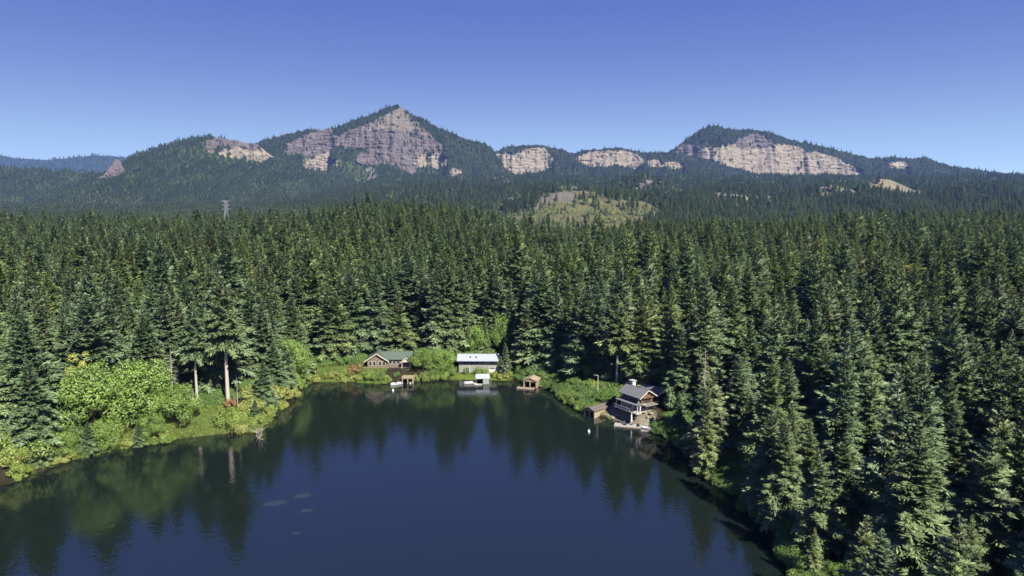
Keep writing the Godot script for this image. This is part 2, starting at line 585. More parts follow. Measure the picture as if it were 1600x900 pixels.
func make_mountains() -> void:
	rock_mat("cliff_rock", 0.011)
	mountain("distant_ridge", "hazy blue ridge on the far left horizon", FAR_CREST, 11000, 300, 60, 30, 250, [], 2.2, 30)
	mountain("distant_knoll", "small hazy summit behind the pale mesa cliffs", FAR2_CREST, 7600, 0, 30, 24, 380, [], 2.2, 22)
	mountain("cliff_mountain", "wooded mountain with a long cream layered cliff, right of centre", CLIFF_CREST, 5900, 0, 11, 7, 120, [["cream", CLIFF_CREAM], ["grey", CLIFF_DOME], ["grey", CLIFF_PEAK], ["pale", CLIFF_RIGHT]], 1.25, 16)
	mountain("mesa_ridge", "low wooded ridge with two cream landslide cliffs", MESA_CREST, 5600, 0, 10, 7, 140, [["cream", MESA_A], ["cream", MESA_B], ["cream", MESA_C], ["cream", MESA_D]], 1.25, 15)
	mountain("peaked_mountain", "highest mountain with a pointed purple-grey rock face", PEAK_CREST, 5200, 0, 9, 6.5, 60, [["grey", PEAK_MAIN], ["tan", PEAK_TAN], ["grey", PEAK_LEFT], ["cream", CREAM_A], ["cream", CREAM_B], ["cream", CREAM_C], ["cream", CREAM_D], ["scree", SCREE_LOW], ["green", SCREE_GREEN]], 1.15, 15)
	mountain("rocky_foothill", "broad wooded hill on the left with broken pale crags", HILL_CREST, 4400, 0, 11, 7, 5, [["grey", HILL_GREY], ["cream", HILL_CREAM], ["green", HILL_GREEN]], 2.6, 13.5)

# ---------------------------------------------------------------- trees
var kinds := {}   # name -> {"trunk": Mesh, "crown": Mesh, "both": ArrayMesh}

func spray(b: Build, p: Vector3, dir: Vector3, length: float, width: float) -> void:
	# a flat needle spray: a kite folded along its axis
	var side := dir.cross(Vector3.UP)
	side = (side.normalized() if side.length() > 0.01 else Vector3.RIGHT) * width
	side = side.rotated(dir.normalized(), rng.randf_range(-0.7, 0.7))
	var mid := p + dir * length * 0.45
	var tip := p + dir * length
	var sag := Vector3(0, -width * 0.35, 0)
	b.tri(p, mid + side + sag, tip)
	b.tri(p, tip, mid - side + sag)

func conifer(sd: int, h: float, radius: float, bare: float, whorl_gap: float, per_whorl: int, sprays: int, forks: int, base_col: Color, vary := 0.28, ragged := 0.25) -> Dictionary:
	rng.seed = sd
	var crown := Build.new()
	var trunk := Build.new()
	var lean := Vector2(rng.randf_range(-1, 1), rng.randf_range(-1, 1)) * h * 0.012
	var path := PackedVector3Array()
	var radii := PackedFloat32Array()
	for i in 6:
		var t := i / 5.0
		path.append(Vector3(lean.x * t * t, h * t * 0.97 - 0.6 * (1.0 - t), lean.y * t * t))
		radii.append(h * (0.0165 if bare > 0.3 else 0.0125) * pow(1.0 - t * 0.96, 0.9) + 0.02)
	trunk.tube(path, radii, 8 if forks > 1 else 5)
	var y := h * bare
	var az := rng.randf() * TAU
	while y < h * 0.995:
		var t := (y - h * bare) / (h * (1.0 - bare))
		var full := radius * pow(1.0 - t, 0.92) * (0.45 + 0.55 * ss(-0.1, 0.16, t)) + 0.12
		var count := maxi(3, int(per_whorl * (0.65 + 0.35 * (1.0 - t))))
		for k in count:
			az += TAU / count + rng.randf_range(-0.35, 0.35)
			if rng.randf() < ragged * 0.35:
				continue
			var ln := full * rng.randf_range(1.0 - ragged, 1.0 + ragged * 0.7)
			var out := Vector3(cos(az), 0, sin(az))
			var across := Vector3(-out.z, 0, out.x)
			var rise := lerpf(-0.05, 0.95, pow(t, 1.15)) + rng.randf_range(-0.18, 0.18)
			var droop := lerpf(0.42, 0.12, t) + rng.randf_range(0, 0.16)
			var at := Vector3(lean.x * pow(y / h, 2.0), y + rng.randf_range(-0.5, 0.5) * whorl_gap, lean.y * pow(y / h, 2.0))
			var shade := rng.randf_range(1.0 - vary, 1.0 + vary)
			var prev := at
			for s in sprays:
				var f := (s + 1.0) / sprays
				var p := at + out * ln * f + Vector3.UP * ln * (rise * f - droop * f * f + 0.16 * f * f * f)
				var dir := (p - prev).normalized()
				if s > 0 or sprays < 3:
					var sl := ln * lerpf(0.5, 0.26, f) + 0.18
					for side in [-1.0, 1.0]:
						for j in forks:
							var ang := 1.1 - 0.26 * j + rng.randf_range(-0.2, 0.2)
							var d: Vector3 = (dir * cos(ang) + across * side * sin(ang) + Vector3.DOWN * rng.randf_range(-0.35, 0.55)).normalized()
							var cc := base_col * shade * rng.randf_range(0.82, 1.18)
							cc.a = 1.0
							crown.col = cc
							spray(crown, prev.lerp(p, rng.randf_range(0.2, 0.9)), d, sl * rng.randf_range(0.75, 1.2), sl * (0.118 if forks > 1 else 0.3))
				prev = p
			var c2 := base_col * shade * 1.1
			c2.a = 1.0
			crown.col = c2
			spray(crown, at + (prev - at) * 0.72, (prev - at).normalized(), ln * 0.36 + 0.15, ln * 0.07 + 0.06)
		y += whorl_gap * rng.randf_range(0.75, 1.25) * lerpf(1.15, 0.75, t)
	crown.col = base_col
	spray(crown, Vector3(lean.x, h * 0.955, lean.y), Vector3.UP, h * 0.045, 0.12)
	return {"trunk": trunk.mesh(null, M.bark), "crown": crown.mesh(null, M.needles), "both": crown.mesh(trunk.mesh(null, M.bark), M.needles), "h": h, "tris": crown.v.size() / 3}

func snag(sd: int, h: float, radius: float, from: float, m: Material, taper := 0.012) -> Build:
	# a dead tree: a bare stem with bare limbs
	rng.seed = sd
	var b := Build.new()
	b.tube(PackedVector3Array([Vector3(0, -0.5, 0), Vector3(0.1, h * 0.5, 0), Vector3(0.05, h, 0.1)]), PackedFloat32Array([h * taper, h * taper * 0.7, 0.04]), 7)
	var y := h * from
	while y < h:
		var t := y / h
		var az := rng.randf() * TAU
		var ln := radius * (1.15 - t) * rng.randf_range(0.5, 1.2)
		var p0 := Vector3(0.08, y, 0.05)
		var p1 := p0 + Vector3(cos(az) * ln * 0.6, rng.randf_range(-0.1, 0.2) * ln, sin(az) * ln * 0.6)
		var p2 := p0 + Vector3(cos(az + 0.2) * ln, rng.randf_range(-0.45, 0.05) * ln, sin(az + 0.2) * ln)
		b.tube(PackedVector3Array([p0, p1, p2]), PackedFloat32Array([0.06, 0.045, 0.02]), 4)
		y += rng.randf_range(0.15, 0.6)
	return b

func leafy(sd: int, h: float, radius: float, trunk_share: float, lobes: int, leaves: int, leaf: float, base_col: Color, vary := 0.3, second := Color(0, 0, 0, 0)) -> Dictionary:
	rng.seed = sd
	var crown := Build.new()
	var trunk := Build.new()
	var balls := []
	var lift := h * trunk_share
	for i in lobes:
		var t := (i + 0.5) / lobes
		var yy := lerpf(lift + (h - lift) * 0.16, h - radius * 0.32, t)
		var spread := radius * rng.randf_range(0.5, 0.85) * sqrt(maxf(0.05, 1.0 - pow(2.0 * t - 0.85, 2.0) * 0.75))
		var a := i * 2.4 + rng.randf()
		balls.append([Vector3(cos(a) * spread, yy, sin(a) * spread), radius * rng.randf_range(0.26, 0.56) * (1.0 - 0.25 * t), rng.randf_range(0.85, 1.12)])
	if trunk_share > 0.02:
		trunk.tube(PackedVector3Array([Vector3(0, -0.5, 0), Vector3(0.1, lift, 0), Vector3(0, h * 0.75, 0.1)]), PackedFloat32Array([h * 0.022, h * 0.016, 0.05]), 7)
	for q in balls:
		var foot := Vector3(0, minf(q[0].y * 0.55, maxf(lift, 0.1)), 0)
		var joint: Vector3 = foot.lerp(q[0], 0.55) + Vector3(0, 0.1 * h * 0.1, 0)
		trunk.tube(PackedVector3Array([foot, joint, q[0]]), PackedFloat32Array([h * 0.009 + 0.02, h * 0.006 + 0.015, 0.02]), 4)
	var total := 0.0
	for q in balls:
		total += q[1] * q[1]
	for q in balls:
		var count := int(leaves * q[1] * q[1] / total)
		var made := 0
		var tries := 0
		while made < count and tries < count * 4:
			tries += 1
			var n := Vector3(rng.randfn(), rng.randfn() * 0.9, rng.randfn()).normalized()
			var r: float = q[1] * (0.62 + 0.42 * sqrt(rng.randf()))
			var p: Vector3 = q[0] + n * r
			if p.y < 0.05 or n_fine.get_noise_3d(p.x / (radius * 0.22) + sd, p.y / (radius * 0.15), p.z / (radius * 0.22)) < -0.12:
				continue
			var facing := (n + Vector3(rng.randf_range(-0.8, 0.8), rng.randf_range(-0.1, 0.9), rng.randf_range(-0.8, 0.8))).normalized()
			var s := facing.cross(Vector3(rng.randfn(), rng.randfn(), rng.randfn())).normalized() * leaf * rng.randf_range(0.6, 1.25)
			var u := facing.cross(s) * 0.62
			var cc: Color = base_col * q[2] * rng.randf_range(1.0 - vary, 1.0 + vary)
			if second.a > 0.0 and n_big.get_noise_3d(p.x / (radius * 0.5), p.y / (radius * 0.5), p.z / (radius * 0.5) + sd) > 0.12:
				cc = second * rng.randf_range(1.0 - vary, 1.0 + vary)
			cc.a = 1.0
			crown.col = cc
			crown.tri(p - s, p + u, p + s)
			crown.tri(p - s, p + s, p - u * 0.8)
			made += 1
	return {"trunk": trunk.mesh(null, M.bark), "crown": crown.mesh(null, M.leaves), "both": crown.mesh(trunk.mesh(null, M.bark), M.leaves), "h": h, "tris": crown.v.size() / 3}

const FIR := Color(0.190, 0.242, 0.138)
const MAPLE := Color(0.122, 0.192, 0.042)

func make_tree_kinds() -> void:
	var near := []
	near.append(conifer(101, 30, 6.6, 0.03, 0.85, 8, 9, 5, FIR, 0.3, 0.3))
	near.append(conifer(102, 30, 5.8, 0.05, 0.85, 8, 9, 5, FIR * 0.95, 0.32, 0.4))
	near.append(conifer(103, 30, 7.4, 0.02, 0.9, 8, 10, 5, FIR * 1.05, 0.3, 0.35))
	near.append(conifer(104, 30, 6.2, 0.10, 1.0, 7, 9, 5, FIR, 0.36, 0.55))
	near.append(conifer(105, 30, 5.0, 0.05, 0.8, 7, 8, 5, FIR * 1.0, 0.32, 0.35))
	near.append(conifer(106, 30, 5.8, 0.47, 0.85, 8, 9, 5, FIR, 0.32, 0.45))
	kinds.near = near
	kinds.leafy_far = [leafy(401, 16, 6.5, 0.1, 6, 260, 1.3, Color(0.13, 0.17, 0.06), 0.3), leafy(402, 13, 6.0, 0.08, 5, 220, 1.3, Color(0.14, 0.16, 0.065), 0.3)]
	kinds.maple = [leafy(501, 17, 6.4, 0.12, 16, 10500, 0.25, MAPLE), leafy(502, 16, 7.0, 0.10, 17, 10500, 0.25, MAPLE * 1.1), leafy(503, 18, 4.0, 0.10, 13, 6500, 0.24, Color(0.22, 0.235, 0.055), 0.35)]
	kinds.shrub = [leafy(601, 4.5, 3.2, 0.0, 9, 3400, 0.17, Color(0.165, 0.215, 0.048)), leafy(602, 3.4, 3.4, 0.0, 10, 3200, 0.17, Color(0.135, 0.195, 0.04)), leafy(603, 5.5, 3.6, 0.03, 11, 3800, 0.18, Color(0.095, 0.155, 0.04)), leafy(604, 2.6, 2.8, 0.0, 9, 2400, 0.16, Color(0.195, 0.22, 0.06))]
	kinds.russet = [leafy(605, 3.6, 3.0, 0.0, 9, 3000, 0.17, Color(0.20, 0.10, 0.055), 0.35, Color(0.18, 0.155, 0.05))]
	for k in kinds:
		print(k, " ", kinds[k].map(func(q): return q.tris))

func seen_at(p: Vector3) -> Vector2:
	# where a point stands in the picture, in hundredths across and down; x < 0 when behind
	var c := cos(deg_to_rad(PITCH))
	var s := sin(deg_to_rad(PITCH))
	var y := (p.y - EYE.y) * c + p.z * s
	var z := -(p.y - EYE.y) * s + p.z * c
	if z > -1.0:
		return Vector2(-99, -99)
	var half := tan(deg_to_rad(45.75) / 2.0)
	return Vector2(50.0 + 50.0 * p.x / (-z * half * 16.0 / 9.0), 50.0 - 50.0 * y / (-z * half))

func tree(kind: Dictionary, called: String, label: String, at: Vector3, h: float, wide: float, turn: float, m: Material, group: String, bark: Material = null, category := "tree") -> Node3D:
	var o := thing(called, label, category, at, turn, group)
	var k: float = h / kind.h
	o.scale = Vector3(k * wide, k, k * wide)
	for p in ["trunk", "crown"]:
		if kind[p].get_surface_count() == 0:
			continue
		var q := MeshInstance3D.new()
		q.name = p if called != "shrub" else {"trunk": "stems", "crown": "foliage"}[p]
		q.mesh = kind[p]
		if p == "crown" and m:
			q.material_override = m
		if p == "trunk" and bark:
			q.material_override = bark
		o.add_child(q)
	return o

# Single firs that stand out: x, z, height, kind, width, needles, own words.
var HEROES := [
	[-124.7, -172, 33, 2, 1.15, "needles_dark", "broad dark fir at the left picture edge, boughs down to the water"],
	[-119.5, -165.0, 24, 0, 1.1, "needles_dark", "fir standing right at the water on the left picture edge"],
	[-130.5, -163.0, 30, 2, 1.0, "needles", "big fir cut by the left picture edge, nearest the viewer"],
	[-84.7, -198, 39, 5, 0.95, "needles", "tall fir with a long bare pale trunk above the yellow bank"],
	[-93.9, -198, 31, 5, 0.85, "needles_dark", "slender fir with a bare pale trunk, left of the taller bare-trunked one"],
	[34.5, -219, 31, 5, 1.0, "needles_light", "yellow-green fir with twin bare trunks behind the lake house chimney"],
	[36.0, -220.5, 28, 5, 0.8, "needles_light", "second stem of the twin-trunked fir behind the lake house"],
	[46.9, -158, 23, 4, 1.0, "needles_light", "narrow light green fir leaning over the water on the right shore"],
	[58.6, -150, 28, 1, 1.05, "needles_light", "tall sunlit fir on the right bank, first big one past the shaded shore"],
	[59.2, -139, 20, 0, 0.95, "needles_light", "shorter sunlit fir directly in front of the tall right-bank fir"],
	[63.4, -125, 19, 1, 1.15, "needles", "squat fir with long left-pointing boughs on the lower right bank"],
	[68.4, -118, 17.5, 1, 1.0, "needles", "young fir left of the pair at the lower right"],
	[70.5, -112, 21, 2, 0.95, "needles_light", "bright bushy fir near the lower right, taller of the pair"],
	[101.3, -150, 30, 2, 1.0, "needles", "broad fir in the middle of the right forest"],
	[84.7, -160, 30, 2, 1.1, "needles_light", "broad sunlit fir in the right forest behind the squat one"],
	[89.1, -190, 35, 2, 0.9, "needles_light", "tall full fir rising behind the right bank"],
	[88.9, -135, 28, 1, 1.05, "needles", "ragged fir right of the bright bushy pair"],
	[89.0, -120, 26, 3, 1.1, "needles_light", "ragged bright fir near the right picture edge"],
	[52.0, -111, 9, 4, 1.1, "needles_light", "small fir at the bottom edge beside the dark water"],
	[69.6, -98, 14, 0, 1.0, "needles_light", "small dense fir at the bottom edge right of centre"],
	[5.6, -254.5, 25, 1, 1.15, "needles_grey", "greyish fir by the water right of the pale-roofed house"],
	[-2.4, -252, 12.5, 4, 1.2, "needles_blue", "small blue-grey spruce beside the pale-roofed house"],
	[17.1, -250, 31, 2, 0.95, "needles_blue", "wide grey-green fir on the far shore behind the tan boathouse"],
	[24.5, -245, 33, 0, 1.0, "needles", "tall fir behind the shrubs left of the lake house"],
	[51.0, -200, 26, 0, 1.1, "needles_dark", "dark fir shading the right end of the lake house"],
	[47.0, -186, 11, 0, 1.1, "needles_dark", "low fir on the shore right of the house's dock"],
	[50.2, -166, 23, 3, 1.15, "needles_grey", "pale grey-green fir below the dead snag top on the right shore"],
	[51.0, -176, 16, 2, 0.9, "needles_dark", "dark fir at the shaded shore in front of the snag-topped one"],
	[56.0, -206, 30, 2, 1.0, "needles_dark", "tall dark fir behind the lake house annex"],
]

func plant_forest() -> void:
	var trees := []   # [pos, h, kind, wide, turn, tint, own words]
	for t in HEROES:
		trees.append([Vector3(t[0], height_at(t[0], t[1]) - 0.2, t[1]), t[2], t[3], t[4], 0.0, t[5], t[6]])
	rng.seed = 77
	var mids := []
	var early_leafs := []
	# the near forest and the plateau behind it
	var d := 46.0
	while d < 2000.0:
		var gap := 9.8 if d < 350.0 else 11.0 if d < 700.0 else 11.6
		var reach := d * 0.86 + 45.0 * (1.0 - ss(600, 1100, d))
		var x := -reach
		while x < reach:
			var px := x + rng.randf_range(-0.42, 0.42) * gap
			var pz := -d + rng.randf_range(-0.42, 0.42) * gap
			x += gap
			var roll := rng.randf()
			var s := 200.0
			if d < 330.0 and absf(px) < 300.0:
				s = shore(px, pz)
				if s < 3.0 or (px < -60.0 and s < 8.0 and pz > -225.0) or inside(px, pz, open_polys) != "":
					continue
				if d < 120.0 and px < 0.0:
					continue
				if Rect2(-60, -266, 34, 24).has_point(Vector2(px, pz)) or Rect2(-27, -266, 32, 22).has_point(Vector2(px, pz)) or Rect2(28, -214, 22, 24).has_point(Vector2(px, pz)):
					continue
				if Rect2(18, -228, 14, 26).has_point(Vector2(px, pz)):
					continue
				var clash := false
				for t in HEROES:
					if Vector2(t[0] - px, t[1] - pz).length() < 5.6:
						clash = true
				if clash:
					continue
			if roll < 0.06:
				continue
			if d > 1000.0:
				var k := inside(px, pz, mid_polys, 70.0)
				if k == "pale_wood" or (k == "clearing" and rng.randf() < 0.85):
					if rng.randf() < (1.0 if k == "pale_wood" else 0.14):
						early_leafs.append([Transform3D(Basis(Vector3.UP, rng.randf() * TAU).scaled(Vector3.ONE * rng.randf_range(0.6, 1.1)), Vector3(px, height_at(px, pz) - 0.4, pz)), rng.randi() % 2, Color(1.1, 1.1, 1.05)])
					continue
				if k != "" and rng.randf() > 0.2:
					continue
			var hh := 31.0 + 8.0 * n_big.get_noise_2d(px / 45.0, pz / 45.0) + rng.randf_range(-7.5, 6.5)
			hh *= lerpf(0.66, 1.0, ss(2, 16, s)) * (0.62 if rng.randf() < 0.12 else 1.2 if rng.randf() < 0.1 else 1.0)
			if px > 50.0 and d < 190.0:
				hh *= lerpf(0.68, 1.0, ss(60, 185, d))
			if px < 66.0 and px > 40.0 and pz < -160.0 and pz > -198.0:
				hh *= 0.72
			if d > 250.0:
				hh *= 1.06
			if d > 800.0:
				hh *= 1.0 - 0.32 * ss(800, 1050, d) * ss(-0.04, 0.05, px / d) * (1.0 - 0.5 * ss(0.2, 0.4, px / d))
			var y := height_at(px, pz, s)
			var wide := rng.randf_range(0.88, 1.28) * lerpf(1.12, 1.0, ss(20, 30, hh))
			if d < 560.0:
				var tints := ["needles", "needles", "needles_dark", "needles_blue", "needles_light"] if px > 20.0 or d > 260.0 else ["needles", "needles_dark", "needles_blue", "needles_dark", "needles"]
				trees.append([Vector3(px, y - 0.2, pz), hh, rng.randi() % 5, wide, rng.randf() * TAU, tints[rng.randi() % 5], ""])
			else:
				mids.append([Transform3D(Basis(Vector3.UP, rng.randf() * TAU).scaled(Vector3(hh / 30.0 * wide, hh / 30.0, hh / 30.0 * wide)), Vector3(px, y - 0.2, pz)), rng.randi() % 5, needle_tint(px, pz)])
		d += gap * 0.92
	# those that show largest stand as things of their own, the rest of the wood is one mass
	var ranked := []
	for i in trees.size():
		var t: Array = trees[i]
		var at := seen_at(t[0] + Vector3(0, t[1] * 0.9, 0))
		var own: bool = t[6] != ""
		var shown: bool = at.x > -1.0 and at.x < 101.0 and at.y < 99.0
		ranked.append([0.0 if own else t[0].length() - t[1] * 1.5 + (0.0 if shown else 1e5), i])
	ranked.sort_custom(func(a, b): return a[0] < b[0])
	var massed := []
	for j in ranked.size():
		var t: Array = trees[ranked[j][1]]
		if j < 300 and ranked[j][0] < 9e4:
			var at := seen_at(t[0] + Vector3(0, t[1] * 0.97, 0))
			var words: String = t[6]
			if words == "":
				var size: String = "tall" if t[1] > 31.0 else "short" if t[1] < 22.0 else "middle-sized"
				var tone: String = {"needles": "green", "needles_dark": "dark green", "needles_light": "light green", "needles_blue": "grey-green"}[t[5]]
				words = "%s %s fir, tip %s" % [size, tone, place_words(at)]
			var bark: Material = M.pale_bark if t[2] == 5 else null
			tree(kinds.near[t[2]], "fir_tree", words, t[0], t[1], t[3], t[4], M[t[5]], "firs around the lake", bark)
		else:
			var k: float = t[1] / 30.0
			massed.append([Transform3D(Basis(Vector3.UP, t[4]).scaled(Vector3(k * t[3], k, k * t[3])), t[0]), t[2], needle_tint(t[0].x, t[0].z)])
	print("near trees ", trees.size(), " mid ", mids.size())
	var wood := thing("fir_forest", "dense fir forest stretching back from the lake to the hills", "forest")
	wood.set_meta("kind", "stuff")
	scatter(wood, "nearer_firs", kinds.near, massed)
	scatter(wood, "firs", kinds.near, mids)
	# the valley and the lower slopes
	var fars := []
	var leafs := early_leafs
	d = 2000.0
	while d < 5600.0:
		var gap := lerpf(11.5, 16.0, ss(1800, 4500, d))
		var reach := d * 0.84
		var x := -reach
		while x < reach:
			var px := x + rng.randf_range(-0.45, 0.45) * gap
			var pz := -d + rng.randf_range(-0.45, 0.45) * gap
			x += gap
			var k := inside(px, pz, mid_polys, 70.0)
			var patch := n_big.get_noise_2d(px / 260.0, pz / 260.0)
			if k == "pale_wood" or (k == "clearing" and rng.randf() < 0.16):
				var q := rng.randf_range(0.6, 1.1) * (1.0 if k != "clearing" else 0.55)
				leafs.append([Transform3D(Basis(Vector3.UP, rng.randf() * TAU).scaled(Vector3.ONE * q), Vector3(px, height_at(px, pz) - 0.4, pz)), rng.randi() % 2, Color(1.25, 1.2, 1.1) if k == "pale_wood" else Color(1.5, 1.35, 0.8)])
				continue
			if (k != "" and rng.randf() > (0.16 if k == "clearing" else 0.1)) or rng.randf() < 0.08 or (patch + 0.5 * n_fine.get_noise_2d(px / 60.0, pz / 60.0) < -0.4 and d > 1700.0 and px > pz * 0.1 and rng.randf() < 0.85):
				continue
			var hh := 30.0 + rng.randf_range(-11, 9) + patch * 6.0
			var y := height_at(px, pz)
			if rng.randf() < 0.12 + 0.5 * ss(0.12, 0.5, n_fine.get_noise_2d(px / 300.0, pz / 300.0)):
				leafs.append([Transform3D(Basis(Vector3.UP, rng.randf() * TAU).scaled(Vector3.ONE * rng.randf_range(0.7, 1.1)), Vector3(px, y - 0.4, pz)), rng.randi() % 2, Color(0.8, 0.92, 0.9)])
			else:
				fars.append([Transform3D(Basis(Vector3.UP, rng.randf() * TAU).scaled(Vector3(hh / 30.0 * 1.1, hh / 30.0, hh / 30.0 * 1.1)), Vector3(px, y - 0.4, pz)), rng.randi() % 5, needle_tint(px, pz)])
		d += gap * 0.95
	var valley := thing("valley_forest", "mixed forest covering the valley floor and lower slopes", "forest")
	valley.set_meta("kind", "stuff")
	print("valley ", fars.size(), " leafy ", leafs.size())
	scatter(valley, "firs", kinds.near, fars)
	scatter(valley, "leafy_trees", kinds.leafy_far, leafs)
	# the mountain slopes
	fars = []
	leafs = []
	for s in slopes:
		var pts: Array = s[0]
		var cols: int = s[2]
		var gap: float = s[4]
		for r in range(s[5], s[5] + s[1] - 1):
			for c in cols - 1:
				var i := r * cols + c
				var a: Vector3 = pts[i]
				if absf(a.x) > -a.z * 0.86:
					continue
				var cell: float = (pts[i + 1] - a).length() * maxf(absf(pts[i + cols].z - a.z), (a.y - pts[i + cols].y) * 0.8)
				var k: String = s[3][i]
				var want := cell / (gap * gap)
				var patch := n_big.get_noise_2d(a.x / 200.0, a.y / 120.0)
				if k in ["grey", "tan", "cream", "pale"]:
					want *= 0.02 + 0.6 * ss(0.22, 0.5, n_fine.get_noise_2d(a.x / 60.0, a.y / 20.0))
				elif k == "scree":
					want *= 0.25
				elif k == "green":
					want *= 0.8
				while want > 0.0:
					if rng.randf() < want:
						var p: Vector3 = a.lerp(pts[i + cols + 1], rng.randf()).lerp(pts[i + cols], rng.randf() * 0.5)
						var hh := rng.randf_range(15, 33) * (gap / 16.0 if gap > 17.0 else 1.0)
						if (k == "green" and rng.randf() < 0.45) or (k == "" and rng.randf() < 0.1 + 0.45 * ss(0.05, 0.45, patch)):
							leafs.append([Transform3D(Basis(Vector3.UP, rng.randf() * TAU).scaled(Vector3.ONE * rng.randf_range(0.6, 1.0)), p - Vector3(0, 1, 0)), rng.randi() % 2, Color(0.8, 0.92, 0.9)])
						else:
							var ws := hh / 30.0 * 1.1
							fars.append([Transform3D(Basis(Vector3.UP, rng.randf() * TAU).scaled(Vector3(ws, hh / 30.0, ws)), p - Vector3(0, 1, 0)), rng.randi() % 5, needle_tint(a.x, a.y)])
					want -= 1.0
	print("slopes ", fars.size(), " leafy ", leafs.size())
	var hang := thing("mountain_forest", "distant forest clothing the mountain slopes", "forest")
	hang.set_meta("kind", "stuff")
	scatter(hang, "firs", kinds.near, fars)
	scatter(hang, "leafy_trees", kinds.leafy_far, leafs)

func needle_tint(x: float, z: float) -> Color:
	var a := 0.96 + 0.34 * n_big.get_noise_2d(x / 120.0, z / 120.0) + rng.randf_range(-0.24, 0.24)
	var warm := rng.randf_range(-0.1, 0.12)
	return Color(a * (1.0 + warm), a * 1.03, a * (0.86 - warm * 1.2))

func scatter(parent: Node3D, called: String, variants: Array, list: Array) -> void:
	for k in variants.size():
		var own := list.filter(func(q): return q[1] == k)
		if own.is_empty():
			continue
		var mm := MultiMesh.new()
		mm.transform_format = MultiMesh.TRANSFORM_3D
		mm.use_colors = true
		mm.mesh = variants[k].both
		mm.instance_count = own.size()
		for i in own.size():
			mm.set_instance_transform(i, own[i][0])
			mm.set_instance_color(i, own[i][2])
		var o := MultiMeshInstance3D.new()
		o.name = called
		o.multimesh = mm
		o.set_meta("kind", "stuff")
		parent.add_child(o, true)

# ---------------------------------------------------------------- shrubs and broad-leaved trees on the shores
const TENS := ["", "ten", "twenty", "thirty", "forty", "fifty", "sixty", "seventy", "eighty", "ninety"]
const ONES := ["zero", "one", "two", "three", "four", "five", "six", "seven", "eight", "nine", "ten", "eleven", "twelve", "thirteen", "fourteen", "fifteen", "sixteen", "seventeen", "eighteen", "nineteen"]

func number_words(n: int) -> String:
	n = clampi(n, 0, 99)
	if n < 20:
		return ONES[n]
	return TENS[n / 10] + ("-" + ONES[n % 10] if n % 10 else "")

func place_words(at: Vector2) -> String:
	return "%s percent across, %s down" % [half_words(at.x), half_words(at.y)]

func half_words(v: float) -> String:
	var n := roundi(clampf(v, 0, 99.4) * 2.0)
	return number_words(n / 2) + (" and a half" if n % 2 else "")

func shrub(idx: int, x: float, z: float, h: float, wide: float, words: String, group: String) -> void:
	var kind: Dictionary = kinds.shrub[idx] if idx < 4 else kinds.russet[0]
	var at := Vector3(x, height_at(x, z) - 0.15, z)
	var tone: String = ["yellow-green", "light green", "leafy green", "pale yellow", "russet"][idx]
	if words == "":
		words = "%s shrub, %s" % [tone, place_words(seen_at(at + Vector3(0, h * 0.7, 0)))]
	tree(kind, "shrub", words, at, h, wide, rng.randf() * TAU, null, group, null, "shrub")

const LEAFY := [
	[0, -112.5, -176.5, 21.0, 1.0, "tall bright green maple on the left bank, leftmost of the round-crowned ones"],
	[1, -103.0, -183.5, 20.5, 1.0, "broad bright green maple in the middle of the left bank"],
	[0, -94.5, -187.0, 13.0, 1.1, "lower round maple at the right end of the maple clump"],
	[1, -107.8, -174.2, 9.5, 0.95, "low bright maple at the water's edge below the tall ones"],
	[0, -98.8, -180.6, 9.0, 1.0, "low round maple leaning over the water, middle of the left bank"],
	[1, -114.2, -167.5, 7.5, 0.9, "small bright maple on the water nearest the left edge"],
	[2, -119.0, -184.5, 20.0, 1.0, "narrow yellowing tree behind the left bank maples"],
	[1, -79.0, -240.0, 17.0, 0.75, "light green leafy tree at the left corner of the far shore"],
	[0, -33.5, -251.0, 9.5, 1.25, "wide leafy green tree between the two cabins, left half"],
	[1, -27.0, -252.5, 10.0, 1.1, "wide leafy green tree between the two cabins, right half"],
	[1, -13.0, -273.0, 13.0, 0.9, "bright yellow-green tree rising behind the pale roof"],
	[0, -4.0, -271.0, 18.0, 0.62, "taller yellow-green tree behind the right end of the pale roof"],
	[0, 54.0, -246.0, 12.0, 0.9, "bright green maple at the back of the sunlit lawn"],
	[1, 46.5, -247.0, 10.0, 0.8, "low green maple on the left of the sunlit lawn"],
	[2, -128.0, -215.0, 25.0, 1.0, "yellow-topped tree poking out of the firs on the left"],
	[0, 27.0, -230.0, 8.0, 1.0, "round green tree behind the lamp post"],
]

